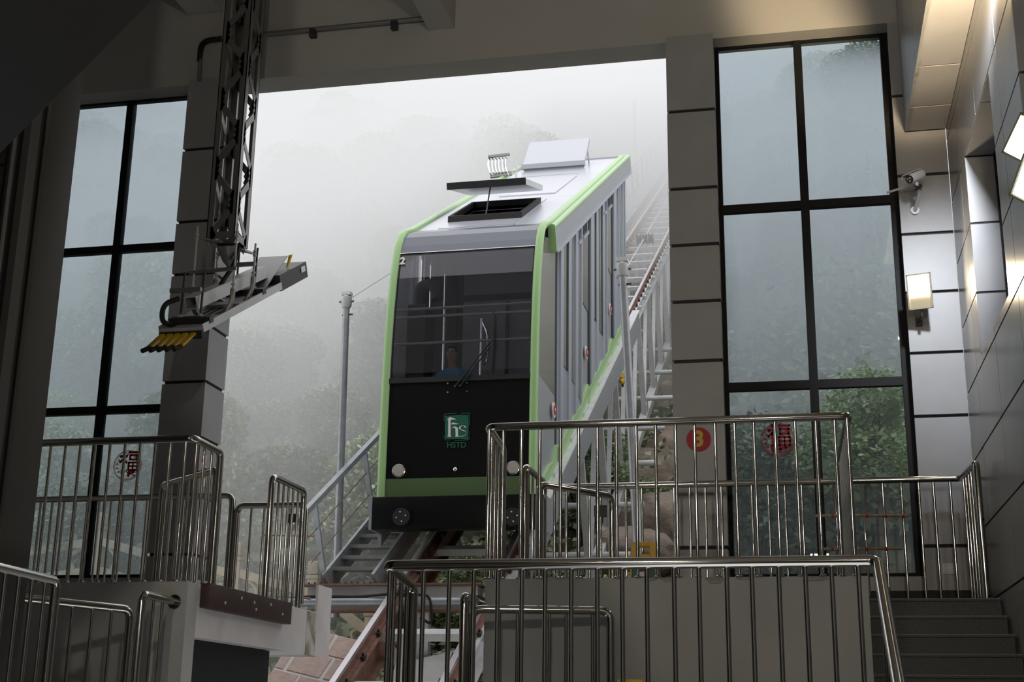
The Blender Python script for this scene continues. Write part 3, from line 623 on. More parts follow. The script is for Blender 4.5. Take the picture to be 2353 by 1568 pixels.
# ================================================================== HANGING CONTACT ARM
SL = .556
xm, ym = -5.325, 11.46
t = thing('contact_arm', (xm, ym, 7.9), 'grey perforated lattice arm hanging from the ceiling with a tilted contact tray at its foot', 'contact arm')
hx, hy = .145, .165; zt_, zb_ = 7.9, 4.47
def lattice_face(o, a, b, flip):
    """one laser-cut face between two vertical edges a, b (x, y)"""
    a, b = Vector((*a, 0)), Vector((*b, 0)); d = b-a; w = d.length; u = d/w; n = Vector((-u.y, u.x, 0)); th = .008; m = MB()
    P = lambda s, z: a + u*s + Vector((0, 0, z))
    c = .062*w/.29
    for s0, s1 in ((0, c), (w-c, w)): m.prism([P(s0, zb_), P(s1, zb_), P(s1, zt_), P(s0, zt_)], n*th)
    bay = .37; k = 0; z = zb_
    m.prism([P(c, zb_), P(w-c, zb_), P(w-c, zb_+.07), P(c, zb_+.07)], n*th)
    e = .075
    while z < zt_-.1:
        z1 = min(z+bay, zt_); s0, s1 = (c*.6, w-c*.6) if (k+flip) % 2 == 0 else (w-c*.6, c*.6)
        q0, q1 = (z, z1)
        m.prism([P(s0, q0), P(s0, q0+e*1.3), P(s1, q1), P(s1, q1-e*1.3)], n*th)
        # gussets with eased corners where the diagonal meets the chord
        sg = 1 if s1 > s0 else -1
        for t0 in (0, 1):
            S, Zc = (s0, q0) if t0 == 0 else (s1, q1); g = sg if t0 == 0 else -sg; v = 1 if t0 == 0 else -1
            m.prism([P(S, Zc-v*.06), P(S+g*.035, Zc-v*.015), P(S+g*.06, Zc+v*.035), P(S+g*.035, Zc+v*.085), P(S, Zc+v*.14)], n*th*.98)
        z = z1; k += 1
    return m.build('lattice_panel', 'steel', o, smooth=False)
cr = [(xm-hx, ym-hy), (xm+hx, ym-hy), (xm+hx, ym+hy), (xm-hx, ym+hy)]
for i in range(4): lattice_face(t, cr[i], cr[(i+1) % 4], i % 2)
# foot plate with four curved arms
m = MB(); zt2 = 4.47
rods = [(xm-.195, ym-.26), (xm+.215, ym-.26), (xm+.17, ym+.29), (xm-.225, ym+.29)]
out = []
for i in range(4):
    p, q = Vector((*rods[i], 0)), Vector((*rods[(i+1) % 4], 0)); mid = (p+q)/2; cen = Vector((xm, ym, 0))
    for j in range(8):
        f = j/8; base = p.lerp(q, f); k = math.sin(math.pi*f); out.append(base.lerp(cen, .62*k**.6) + Vector((0, 0, zt2)))
m.prism(out, (0, 0, -.02)); m.build('foot_plate', 'steel', t)
MB().tube([(xm, ym, zt2-.02), (xm+.0, ym+.05, zt2-.16), (xm, ym+.10, zt2-.20)], [.10, .05, .02], 14).build('foot_boss', 'steel', t)
for i, (x, y) in enumerate(rods):
    zb = 4.02 + (y-ym)*.55; o = MB().tube([(x, y, zb), (x, y, zt2+.10)], .0105, 10).build('hanger_rod', 'galvl', t)
    for z in (zt2+.005, zt2-.035, zb+.03, zb+.075): MB().tube([(x, y, z), (x, y, z+.018)], .021, 6).build('nut', 'galvl', o)
    sgn = 1 if x > xm else -1; bz = 4.0 + (y-ym)*SL - .02
    pts = rnd([(x, y, zb+.03), (x, y, zb-.09), (x-sgn*.06, y, bz-.16), (xm+sgn*.05, y+.02, bz-.19)], .06)
    MB().tube(pts, [.026]*2+[.023]*(len(pts)-2), 8).build('yoke_arm', 'steel', t)
# front pair tied by a bar
MB().bar((rods[0][0]-.05, rods[0][1], 4.10), (rods[1][0]+.02, rods[1][1], 4.12), .03, .03).build('tie_bar', 'steel', t)
MB().tube(rnd([(xm+.10, ym+.05, zt2-.02), (xm+.09, ym+.0, 4.25), (xm+.02, ym-.15, 3.98), (xm-.08, ym-.02, 3.93), (xm-.09, ym+.1, 4.02)], .08), .022, 8).build('feed_cable', 'rubber', t)
d = Vector((0, 1, SL)).normalized(); nn = Vector((0, -SL, 1)).normalized()
A = Vector((-5.32, 10.78, 3.655)); B = Vector((-5.32, 12.32, 3.655+1.54*.53)); m = MB()
for dx, dn, w, h in ((-.055, 0, .01, .12), (.055, 0, .01, .12), (0, .055, .11, .01), (0, -.055, .11, .01)):
    m.prism([A+Vector((dx-w/2,0,0))+nn*(dn-h/2), A+Vector((dx+w/2,0,0))+nn*(dn-h/2), A+Vector((dx+w/2,0,0))+nn*(dn+h/2), A+Vector((dx-w/2,0,0))+nn*(dn+h/2)], B-A)
m.build('box_beam', 'galvl', t, smooth=False)
T0 = Vector((0, 10.70, 3.345)); T = lambda x, s, h: Vector((x, T0.y + s*d.y, T0.z + s*d.z)) + nn*h
def tray_box(x0, x1, s0, s1, h0, h1): return MB().prism([T(x0,s0,h0), T(x1,s0,h0), T(x1,s0,h1), T(x0,s0,h1)], d*(s1-s0))
tl = 2.0; tray = tray_box(-5.56, -5.13, 0, .55, 0, .05)
for q in (((-5.56,-5.13,.55,1.05,0,.012),), ((-5.56,-5.13,1.05,tl,0,.05),)): 
    b = tray_box(*q[0]); tray.add(b.v, b.f)
for x in (-5.56, -5.14): b = tray_box(x, x+.012, 0, tl, 0, .075); tray.add(b.v, b.f)
tray.build('tray', 'galvl', t, smooth=False)
for k in range(5): tray_box(-5.50+.075*k, -5.465+.075*k, .52, 1.08, -.012, .018).build('contact_strip', 'dsteel', t, smooth=False)
tray_box(-5.53, -5.16, .50, 1.10, -.006, -.001).build('strip_bed', 'rubber', t, smooth=False)
tray_box(-5.54, -5.14, 2.0, 2.82, -.02, .15).build('tail_box', 'dsteel', t, smooth=False)
MB().prism([T(-5.52,1.72,.06), T(-5.20,1.72,.06), T(-5.20,2.45,.27), T(-5.52,2.45,.27)], nn*.012).build('tail_flap', 'steel', t, smooth=False)
MB().prism([T(-5.20,2.36,.16), T(-5.19,2.36,.16), T(-5.17,2.48,.28), T(-5.20,2.48,.28)], d*.05).build('flap_edge', 'yellow', t, smooth=False)
o = tray_box(-5.135, -5.128, 2.62, 2.74, .06, .12).build('label_plate', 'plastic', t, smooth=False)
m = MB()
for k in range(5):
    x = -5.53+.075*k; f = MB().prism([T(x, 0, .02), T(x+.045, 0, .02), T(x+.045, 0, -.0), T(x, 0, -.0)], Vector((-.05, -.16, -.17)))
    o = f.build('contact_finger', 'yellow', t, smooth=False)
    MB().tube([T(x+.02, 0, .0)+Vector((-.05,-.16,-.17)), T(x+.02, 0, .0)+Vector((-.075,-.24,-.22))], .022, 8).build('finger_tip', 'rubber', o)
tray_box(-5.55, -5.14, -.03, .06, -.05, .02).build('finger_block', 'rubber', t, smooth=False)
for s, z0 in ((.18, 0), (1.50, 0)):
    tray_box(-5.52, -5.12, s-.04, s+.04, .05, .11).build('clamp_bar', 'dsteel', t, smooth=False)
    for x in (-5.43, -5.235):
        a = T(x, s, .08); MB().tube([a, a + Vector((0, .02, .47))], .011, 8).build('threaded_rod', 'dsteel', t); MB().tube([a+Vector((0,0,.03)), a+Vector((0,0,.055))], .022, 6).build('nut', 'galvl', t)
    a = T(-5.33, s, .36); MB().box(a.x-.15, a.x+.15, a.y-.02, a.y+.02, a.z-.018, a.z+.018).build('saddle', 'steel', t)
MB().tube(rnd([T(-5.37, .10, .30), T(-5.47, -.02, .28), T(-5.50, -.05, .12), T(-5.46, .12, .05)], .09), .024, 10).build('supply_cable', 'rubber', t)

# ================================================================== FUNICULAR CAR
XL, XR, YF = -5.60, -3.44, 17.5
roofz = lambda Y: 6.87 + SL*(Y-17.86)
botz = lambda Y: 2.73 + .553*(Y-17.5)                 # lower edge of the green band, top of the skirt
sofz = lambda Y: 6.848 + .558*(Y-18.65)               # lower edge of the roof fascia
YE = 27.3
xc = (XL+XR)/2
car = thing('funicular_car', (xc, 22.0, 4.6), 'grey, green and black funicular car numbered 2 climbing the misty track', 'funicular car')
# front profile (Y, z) from the sill up over the forehead onto the roof
prof_low = [(17.50, 2.95), (17.50, 3.6), (17.505, 4.2), (17.52, 4.62)]
prof_ws = [(17.52, 4.62), (17.55, 5.2), (17.60, 5.7), (17.68, 6.2), (17.79, 6.60)]
prof_head = [(17.79, 6.60), (17.85, 6.75), (17.96, 6.93), (18.12, 7.06), (18.32, 7.155), (18.50, 7.235)]
def sweep(prof, x0, x1, th, name, m_, p=car):
    mb = MB(); a = [Vector((x0, y, z)) for y, z in prof]; b = [Vector((x0, y+th, z-th*.15)) for y, z in prof]; e = Vector((x1-x0, 0, 0))
    for i in range(len(prof)-1): mb.prism([a[i], a[i+1], b[i+1], b[i]], e)
    return mb.build(name, m_, p)
sweep(prof_low, XL+.05, XR-.05, .08, 'front_panel', 'black')
sweep([(17.485, 2.955), (17.485, 3.23)], XL+.05, XR-.05, .03, 'front_band', 'shadegreen')
ws = sweep(prof_ws, XL+.08, XR-.08, .012, 'windshield', 'cabglass')
MB().box(XL+.05, XR-.05, 17.49, 17.56, 4.585, 4.655).build('windshield_gasket', 'rubber', car)
for x in (XL+.05, XR-.095): sweep([(y-.006, z) for y, z in prof_ws], x, x+.045, .03, 'windshield_gasket', 'rubber')
sweep(prof_head, XL+.05, XR-.05, .06, 'forehead', 'headshade')
MB().tube([(XL+.06, 17.785, 6.615), (XR-.06, 17.785, 6.615)], .010, 8).build('forehead_trim', 'chrome', car)
# green corner profiles running up the front corners and back along the roof edges
for x, sx in ((XL+.02, -1), (XR-.02, 1)):
    path = [Vector((x, y, z)) for y, z in prof_low[:-1] + prof_ws + prof_head[1:]]
    path += [Vector((x, Y, roofz(Y)+.005)) for Y in (19.2, 20.2, 22, 24, 26, YE-.1)]
    MB().tube(path, [.06]*len(path), 12).build('corner_trim', 'green', car)
# roof, with the front hatch opening cut out
H1 = (-5.17, -4.07, 19.3, 20.75)
def slab(x0, x1, y0, y1, zf, th, name, m_, p=car, up=0): return MB().prism([(x0, y0, zf(y0)+up), (x1, y0, zf(y0)+up), (x1, y1, zf(y1)+up), (x0, y1, zf(y1)+up)], (0, 0, -th)).build(name, m_, p, smooth=False)
for x0, x1, y0, y1 in ((XL+.04, XR-.04, 18.48, H1[2]), (XL+.04, H1[0], H1[2], H1[3]), (H1[1], XR-.04, H1[2], H1[3]), (XL+.04, XR-.04, H1[3], 21.44), (XL+.04, XR-.04, 21.455, 24.55), (XL+.04, XR-.04, 24.565, YE)): slab(x0, x1, y0, y1, roofz, .07, 'roof_panel', 'carroof')
slab(-5.2, -4.0, 18.62, 18.635, roofz, .01, 'roof_seam', 'carside', up=.008); slab(-4.02, -4.0, 18.62, 21.2, roofz, .01, 'roof_seam', 'carside', up=.008)
slab(-5.0, -3.98, 21.9, 24.3, roofz, .02, 'roof_plate', 'carroof', up=.022); slab(-5.2, -4.0, 24.75, 24.765, roofz, .01, 'roof_seam', 'carside', up=.008)
# front hatch: black frame and a lid propped open
h = MB()
for x0, x1, y0, y1 in ((H1[0]-.05, H1[1]+.05, H1[2]-.05, H1[2]), (H1[0]-.05, H1[0], H1[2], H1[3]), (H1[1], H1[1]+.05, H1[2], H1[3]), (H1[0]-.05, H1[1]+.05, H1[3], H1[3]+.05)):
    h.prism([(x0, y0, roofz(y0)+.10), (x1, y0, roofz(y0)+.10), (x1, y1, roofz(y1)+.10), (x0, y1, roofz(y1)+.10)], (0, 0, -.16))
hf = h.build('hatch_frame', 'rubber', car, smooth=False)
yb, zb = 20.95, roofz(20.95)+.20; a = math.atan(.33); ln = 1.55
LY, LZ = yb-ln*math.cos(a), zb-ln*math.sin(a)
lid = MB().prism([(-5.30, LY, LZ), (-4.02, LY, LZ), (-4.02, yb, zb), (-5.30, yb, zb)], (0, -.03, .09)).build('hatch_lid', 'carroof', car, smooth=False)
MB().prism([(-5.31, LY-.012, LZ-.01), (-4.01, LY-.012, LZ-.01), (-4.01, LY-.045, LZ+.095), (-5.31, LY-.045, LZ+.095)], (0, .012, 0)).build('lid_edge', 'rubber', lid, smooth=False)
MB().tube([(-4.62, 19.32, roofz(19.32)+.08), (-4.62, LY+.12, LZ+.05)], .012, 8).build('lid_strut', 'dsteel', car)
# rear hatch, lid thrown back towards the viewer
yh, zh = 25.75, roofz(25.75)+.06
f = MB()
f.prism([(-5.35, yh, zh-.06), (-4.07, yh, zh-.06), (-4.07, yh, zh+.10), (-5.35, yh, zh+.10)], (0, .06, .03)); f.build('hatch_frame', 'carside', car, smooth=False)
ang = math.radians(50); l2 = 1.15
lid = MB().prism([(-5.38, yh-.02, zh+.06), (-4.06, yh-.02, zh+.06), (-4.06, yh-.02+l2*math.cos(ang), zh+.06+l2*math.sin(ang)), (-5.38, yh-.02+l2*math.cos(ang), zh+.06+l2*math.sin(ang))], (0, .06, -.06)).build('hatch_lid', 'carroof', car, smooth=False)
MB().box(-5.40, -4.04, yh-.06, yh+.0, zh-.02, zh+.085).build('lid_edge', 'carside', lid, smooth=False)
MB().tube([(-4.1, yh+.9, roofz(yh+.9)), (-4.1, yh-.02+l2*math.cos(ang)*.85, zh+l2*math.sin(ang)*.85)], .015, 8).build('lid_strut', 'galvl', car)
# current collector at the roof edge: five bowed contact shoes on a post
cx_, cyy = -5.42, 24.75; cz = roofz(cyy)
MB().tube([(cx_+.12, cyy, cz-.02), (cx_+.12, cyy, cz+.28)], .018, 8).tube([(cx_-.32, cyy, cz+.12), (cx_+.14, cyy, cz+.16)], .018, 8).build('collector_post', 'galvl', car)
for k in range(6):
    x = cx_-.44+.07*k
    MB().tube(rnd([(x+.06, cyy, cz+.06), (x+.03, cyy-.05, cz+.10), (x-.015, cyy-.08, cz+.28), (x-.01, cyy-.02, cz+.46), (x-.01, cyy+.12, cz+.50)], .08), .020, 8).build('collector_shoe', 'chrome', car)
MB().bar((cx_-.47, cyy-.02, cz+.50), (cx_-.02, cyy-.02, cz+.52), .05, .05).build('collector_head', 'steel', car); MB().bar((cx_-.42, cyy, cz+.06), (cx_+.02, cyy, cz+.09), .06, .05).build('collector_foot', 'steel', car)
# roof fascias with their green gutter and end caps
for x0, x1, s_ in ((XR-.01, XR+.09, 1), (XL-.09, XL+.01, -1)):
    MB().prism([(x0, 18.62, sofz(18.62)), (x1, 18.62, sofz(18.62)), (x1, YE+.75, sofz(YE+.75)), (x0, YE+.75, sofz(YE+.75))], (0, -.16, .30)).build('fascia', 'carside', car, smooth=False)
    MB().tube([(x1-.04*s_-.0, 18.43, sofz(18.62)+.30), (x1-.04*s_, YE+.45, sofz(YE+.62)+.30)], .055, 10).build('gutter', 'green', car)
    MB().prism([(x0, 18.60, sofz(18.62)-.03), (x1+.012*s_, 18.60, sofz(18.62)-.03), (x1+.012*s_, 18.43, sofz(18.62)+.32), (x0, 18.43, sofz(18.62)+.32)], (0, -.05, -.015)).build('fascia_cap', 'green', car, smooth=False)
    MB().prism([(x0, 18.62, sofz(18.62)-.03), (x1+.03*s_, 18.62, sofz(18.62)-.03), (x1+.03*s_, YE+.75, sofz(YE+.75)-.03), (x0, YE+.75, sofz(YE+.75)-.03)], (0, 0, .03)).build('drip_edge', 'carpost', car, smooth=False)
# sides
def side(x, th, y0, y1, z0f, z1f, name, m_, p=car): return MB().prism([(x, y0, z0f(y0)), (x, y1, z0f(y1)), (x, y1, z1f(y1)), (x, y0, z1f(y0))], (th, 0, 0)).build(name, m_, p, smooth=False)
WB = 4.72
for x, th in ((XR, -.05), (XL, .05)):
    MB().prism([(x, 17.52, 2.95), (x, 18.98, botz(18.98)), (x, 18.98, WB-.04), (x, 17.55, WB-.02)], (th, 0, 0)).build('cab_side', 'carside', car, smooth=False)
    MB().prism([(x, 17.60, WB-.02), (x, 18.98, WB-.04), (x, 18.98, sofz(18.98)+.1), (x, 18.2, 6.9), (x, 17.85, 6.6)], (th*.3, 0, 0)).build('cab_side_window', 'cabglass' if x == XL else 'sideglass', car, smooth=False)
    side(x, th, 19.18, YE, botz, lambda y: sofz(y)+.2, 'side_body', 'carside')
side(XR-.01, -.04, 18.98, 19.18, botz, lambda y: sofz(y)+.1, 'door_gasket', 'rubber')
MB().prism([(XL, YE, botz(YE)), (XL, YE, roofz(YE)), (XR, YE, roofz(YE)), (XR, YE, botz(YE))], (0, -.06, 0)).build('rear_panel', 'carside', car, smooth=False)
slab(XL, XR, 17.5, YE, lambda y: 2.93+SL*(y-17.5) if y > 18 else 2.97, .08, 'underframe', 'rubber')
X2 = XR
def col(x0, x1, zb0, zb1, name, m_, pr, yref=560):
    """a vertical strip of the side between two picture columns; zb given as picture points of its lower edge or None = down to the sill"""
    y0, y1 = atX(x0, yref, X2).y, atX(x1, yref, X2).y
    b0 = atX(*zb0, X2).z if zb0 else botz(y0)+.02; b1 = atX(*zb1, X2).z if zb1 else botz(y1)+.02
    return MB().prism([(X2, y0, b0), (X2, y1, b1), (X2, y1, sofz(y1)), (X2, y0, sofz(y0))], (pr, 0, 0)).build(name, m_, car, smooth=False)
col(1284.6, 1291, None, None, 'door_post', 'carpost', .035)
col(1291, 1301, (1291, 835), (1301, 850), 'side_window', 'sideglass', .012); col(1301, 1303.5, (1301, 850), (1303, 852), 'side_gasket', 'rubber', .02)
col(1303.5, 1310, None, None, 'door_post', 'carpost', .03)
col(1312, 1319, (1312, 870), (1319, 883), 'side_window', 'sideglass', .012); col(1310, 1312, (1310, 870), (1312, 872), 'side_gasket', 'rubber', .02)
col(1319, 1324.7, None, None, 'door_post', 'carpost', .035)
col(1325.5, 1332.5, (1326, 905), (1333, 918), 'side_window', 'sideglass', .012)
col(1332.5, 1335, None, None, 'door_rail', 'carpost', .03)
col(1335, 1349.5, (1335, 689), (1349.5, 717), 'side_window', 'sideglass', .014)
col(1349.7, 1353.3, None, None, 'door_gasket', 'rubber', .018)
col(1353.5, 1360, None, None, 'door_post', 'carpost', .04)
col(1361, 1366, (1361, 722), (1366, 735), 'side_window', 'sideglass', .012); col(1366, 1367.3, (1366, 735), (1367, 737), 'side_gasket', 'rubber', .018)
col(1367.5, 1372, None, None, 'door_post', 'carpost', .03)
col(1376, 1380.5, (1376, 756), (1380.5, 766), 'side_window', 'sideglass', .012); col(1380.5, 1382, (1380.5, 766), (1382, 768), 'side_gasket', 'rubber', .018)
col(1382, 1386, None, None, 'door_post', 'carpost', .035)
col(1387, 1391, (1387, 800), (1391, 808), 'side_window', 'sideglass', .012)
col(1391.5, 1393, None, None, 'door_rail', 'carpost', .03)
col(1393.3, 1402.5, (1393, 610), (1402.5, 632), 'side_window', 'sideglass', .014)
col(1403, 1406.6, None, None, 'door_gasket', 'rubber', .018); col(1407, 1412, None, None, 'door_post', 'carpost', .04)
col(1413.5, 1417, (1413.5, 625), (1417, 640), 'side_window', 'sideglass', .012); col(1419, 1421, None, None, 'door_rail', 'carpost', .03)
col(1424, 1427, (1424, 660), (1427, 668), 'side_window', 'sideglass', .012); col(1429, 1431, None, None, 'door_rail', 'carpost', .03); col(1433.5, 1435.5, None, None, 'door_post', 'carpost', .03)
for (x0, x1, ya, yb2) in ((1326.5, 1332, 516, 531), (1338, 1349, 500, 518), (1386, 1390, 455, 470), (1394.5, 1402.5, 440, 458)):      # open fanlights
    a, b = atX(x0, ya, X2+.02), atX(x1, ya, X2+.02); MB().prism([(X2+.016, a.y, sofz(a.y)-.30), (X2+.016, b.y, sofz(b.y)-.30), (X2+.016, b.y, sofz(b.y)-.02), (X2+.016, a.y, sofz(a.y)-.02)], (.006, 0, 0)).build('fanlight', 'rubber', car, smooth=False)
    MB().prism([(X2+.01, a.y, sofz(a.y)-.36), (X2+.01, b.y, sofz(b.y)-.36), (X2+.01, b.y, sofz(b.y)-.30), (X2+.01, a.y, sofz(a.y)-.30)], (.05, 0, 0)).build('fanlight_rail', 'carpost', car, smooth=False)
# stepped green band above the skirt, one run per compartment
gb = [(17.56, 19.0), (19.18, 22.0), (22.06, 25.05), (25.1, YE)]
for y0, y1 in gb:
    ym_ = y0 + (y1-y0)*.62
    MB().prism([(X2, y0, botz(y0)+.01), (X2, y1, botz(y1)+.01), (X2, y1, botz(y1)+.40), (X2, ym_+.3, botz(ym_)+.40), (X2, ym_, botz(ym_)+.30), (X2, y0, botz(y0)+.30)], (.045, 0, 0)).build('green_band', 'green', car, smooth=False)
    for k in (.35, .78):
        yy = y0+(y1-y0)*k; MB().prism([(X2+.03, yy, botz(yy)-.02), (X2+.03, yy+.45, botz(yy+.45)-.02), (X2+.03, yy+.45, botz(yy+.45)+.10), (X2+.03, yy, botz(yy)+.10)], (.04, 0, 0)).build('step_plate', 'galvl', car, smooth=False)
for (px, py) in ((1271, 943), (1346, 811), (1401, 711)):
    a = atX(px, py, X2+.03); o = MB().disc(a, (1,0,0), .115, .02, 20).build('door_button', 'white', car); MB().disc(a+Vector((.018,0,0)), (1,0,0), .075, .012, 18).build('button_face', 'red', o)
    MB().disc(a+Vector((.0285,.01,.01)), (1,0,0), .025, .006, 10).build('button_mark', 'white', o)
# skirt plate along the right side and the black front bumper
skt = lambda y: botz(y); skb = lambda y: botz(y)-.52
side(XR+.13, -.05, 17.75, 28.9, skb, skt, 'skirt_plate', 'carside'); side(XL-.08, .05, 17.75, 28.9, skb, skt, 'skirt_plate', 'carside')
MB().prism([(XR-.02, 17.75, skt(17.75)), (XR+.14, 17.75, skt(17.75)), (XR+.14, 28.9, skt(28.9)), (XR-.02, 28.9, skt(28.9))], (0, 0, .03)).build('skirt_ledge', 'galvl', car, smooth=False)
for k in range(22):
    y = 18.1+.48*k
    for dz in (-.10, -.40): MB().disc((XR+.129, y, skt(y)+dz), (1,0,0), .012, .008, 6).build('rivet', 'galvl', car) if k < 11 or dz == -.1 else None
bx0, bx1 = XL-.02, XR+.18
MB().box(bx0, bx1, 17.22, 17.50, 2.50, 2.94).build('front_bumper', 'black', car, bevel=.015)
MB().box(bx0-.03, bx0+.01, 17.22, 17.75, 2.50, 2.96).build('bumper_end', 'carside', car); MB().box(bx1-.005, bx1+.01, 17.24, 17.75, 2.46, 2.94).build('bumper_end', 'carside', car)
for px in (922, 1178):
    a = atY(px, 1188, 17.2); o = MB().disc(a+Vector((0,.02,0)), (0,-1,0), .12, .035, 20).build('buffer_socket', 'rubber', car)
    for k in range(4): b = math.pi/2*k+.2; MB().disc(a+Vector((.065*math.cos(b), -.016, .065*math.sin(b))), (0,-1,0), .011, .01, 8).build('bolt', 'galvl', o)
# lamps, bell, bolts on the front panel
for px, py in ((917.5, 1083), (1180, 1076)):
    a = atY(px, py, 17.495); o = MB().tube([a+Vector((0,.01,0)), a+Vector((0,-.03,0)), a+Vector((0,-.034,0))], [.098, .094, .082], 24).build('headlight', 'chrome', car); MB().tube([a+Vector((0,-.026,0)), a+Vector((0,-.038,0)), a+Vector((0,-.040,0))], [.084, .076, .03], 24).build('lens', 'lens', o)
a = atY(1047, 1080, 17.5); MB().ball(a+Vector((0,-.02,0)), .035, 12).build('horn_button', 'chrome', car)
for px, py in ((1029, 882), (1073, 880), (1029, 902), (1073, 900), (1046, 888), (1058, 887)): a = atY(px, py, 17.505); MB().disc(a, (0,-1,0), .012, .012, 8).build('bolt', 'chrome', car)
# wiper
Wp = lambda px, py, y=17.47: atY(px, py, y)
w = MB().tube([Wp(1046, 888), Wp(1130, 782)], .012, 8).tube([Wp(1058, 887), Wp(1139, 780)], .010, 8).build('wiper', 'rubber', car); MB().tube([Wp(1133, 712, 17.50), Wp(1131, 790, 17.45), Wp(1127, 862, 17.47)], [.010, .022, .012], 8).build('wiper_blade', 'rubber', w)
# safety bars behind the windshield
for (xa_, ya_), (xb_, yb_), Y in (((901, 714.5), (1224, 695.4), 17.72), ((899, 732), (1222, 715.5), 17.72), ((893, 793), (1220, 777.5), 17.66)):
    MB().tube([atY(xa_, ya_, Y), atY(xb_, yb_, Y)], .020, 10).build('safety_bar', 'galvl', car)
# number and emblem
m = MB(); a = atY(924.5, 600.5, 17.735); put_text(m, '2', .165, a, (1,0,0), (0,.25,1), .002, .006); m.build('number', 'white', car)
Yl = 17.492
def LP(x, y): return atY(1000+x/14.25, 930+y/14.25, Yl)
def poly(pts, name, m_, dy=0): return MB().prism([LP(x, y)+Vector((0,dy,0)) for x, y in pts], (0, -.004, 0)).build(name, m_, car, smooth=False)
poly([(330,370),(600,360),(680,345),(1090,345),(1100,600),(1085,1120),(1060,1145),(700,1135),(400,1145),(320,1120),(315,700)], 'emblem_field', 'logo')
for pts in ([(290,330),(310,300),(690,280),(690,297),(330,322),(308,345),(305,540),(285,540)], [(845,282),(1090,270),(1130,300),(1140,560),(1135,690),(1120,690),(1118,320),(1080,290),(845,300)], [(290,1000),(310,1120),(400,1180),(480,1195),(480,1210),(390,1195),(295,1130),(275,1000)], [(630,1180),(1080,1150),(1120,1100),(1130,860),(1140,860),(1135,1110),(1090,1170),(640,1200)]): poly(pts, 'emblem_border', 'logo', -.001)
poly([(390,500),(485,410),(700,490),(510,498),(505,1000),(535,1060),(405,1060),(430,1000),(432,498)], 'emblem_letter', 'white', -.004)
poly([(525,655),(570,590),(790,640),(700,652)], 'emblem_letter', 'white', -.004)
poly([(540,790),(600,730),(660,720),(720,750),(748,800),(752,1000),(768,1045),(930,1028),(1000,985),(1020,930),(1010,895),(880,852),(800,800),(775,780),(790,740),(850,697),(900,690),(1000,712),(1000,785),(985,760),(940,715),(890,702),(840,735),(828,780),(850,815),(1000,870),(1024,930),(1005,985),(940,1040),(768,1056),(660,1055),(675,1010),(668,830),(650,770),(610,765)], 'emblem_letter', 'white', -.004)
m = MB(); put_text(m, 'HSTD', .262*.42, LP(700, 1335)+Vector((0,-.006,0)), (1,0,-.02), (0,0,1), .002, .002); m.build('emblem_lettering', 'logo', car)
# cab interior: floor, desk, bulkhead with door, poles
MB().box(XL+.06, XR-.06, 17.6, 19.4, 3.55, 3.62).build('cab_floor', 'cabdark', car); MB().box(XL+.06, XR-.06, 17.62, 17.98, 4.50, 4.58).build('control_desk', 'cabdark', car)
MB().box(XL+.06, XL+.55, 19.3, 19.38, 3.6, 7.6).build('bulkhead', 'cabdark', car); MB().box(-4.95, XR-.06, 19.32, 19.38, 3.6, 6.35).build('bulkhead', 'cabin', car); MB().box(-4.95, XR-.06, 19.33, 19.40, 6.42, 7.62).build('bulkhead', 'cabin', car)
MB().box(-4.95, XR-.06, 19.31, 19.40, 6.33, 6.43).build('bulkhead_rail', 'cabdark', car)
MB().box(-4.27, -4.22, 19.29, 19.32, 3.7, 6.3).build('door_edge', 'cabdark', car)
for px in (1018, 964, 985): a, b = atY(px+4, 700, 19.1), atY(px, 855, 19.1); MB().tube([a + (a-b)*.9, b - (a-b)*.5], .022, 8).build('grab_pole', 'chrome', car)
a, b = atY(1107, 732, 19.22), atY(1104, 866, 19.22); MB().tube([a, b], .024, 8).build('grab_pole', 'chrome', car)
MB().tube(rnd([atY(1110, 742, 19.2), atY(1120, 765, 19.1), atY(1120, 830, 19.1), atY(1114, 838, 19.2)], .06), .022, 8).build('door_handle', 'chrome', car)
MB().box(XL+.15, XL+.42, 18.0, 18.5, 3.6, 5.9).build('equipment_cabinet', 'cabdark', car); MB().tube(rnd([(XL+.28, 18.2, 5.8), (XL+.30, 18.1, 6.2), (XL+.55, 18.0, 6.2), (XL+.6, 17.98, 5.95)], .1), .09, 10).build('driver_lamp_arm', 'cabdark', car)
slab(XL+.06, XR-.06, 19.4, YE-.1, lambda y: 3.4+SL*(y-17.9), .06, 'saloon_floor', 'cabdark')

# ================================================================== THE DRIVER
def skin(name, verts, edges, radii, m_, parent, root=0, sub=2):
    me = bpy.data.meshes.new(name); P = WL[parent.name]; me.from_pydata([tuple(Vector(v)-P) for v in verts], edges, [])
    o = bpy.data.objects.new(name, me); C.objects.link(o); o.parent = parent
    o.modifiers.new('skin', 'SKIN'); 
    if not me.skin_vertices:
        bm = bmesh.new(); bm.from_mesh(me); bm.verts.layers.skin.verify(); bm.to_mesh(me); bm.free()
    for i, r in enumerate(radii):
        me.skin_vertices[0].data[i].radius = (r, r) if not isinstance(r, tuple) else r
        me.skin_vertices[0].data[i].use_root = (i == root)
    sd = o.modifiers.new('smooth', 'SUBSURF'); sd.levels = sub; sd.render_levels = sub
    dg = bpy.context.evaluated_depsgraph_get(); ev = o.evaluated_get(dg); nm = bpy.data.meshes.new_from_object(ev)
    o.modifiers.clear(); o.data = nm; nm.materials.clear(); nm.materials.append(M[m_]); nm.polygons.foreach_set('use_smooth', [True]*len(nm.polygons)); nm.update(); WL[o.name] = P
    return o
hx_ = atY(1037, 812, 18.10).x; hz = atY(1037, 812, 18.10).z; DZ = 4.66
per = thing('person', (hx_, 18.35, 4.15), 'person in a blue shirt sitting with folded hands behind the car windshield', 'person')
V_ = lambda dx, y, z: (hx_+dx, y, z)
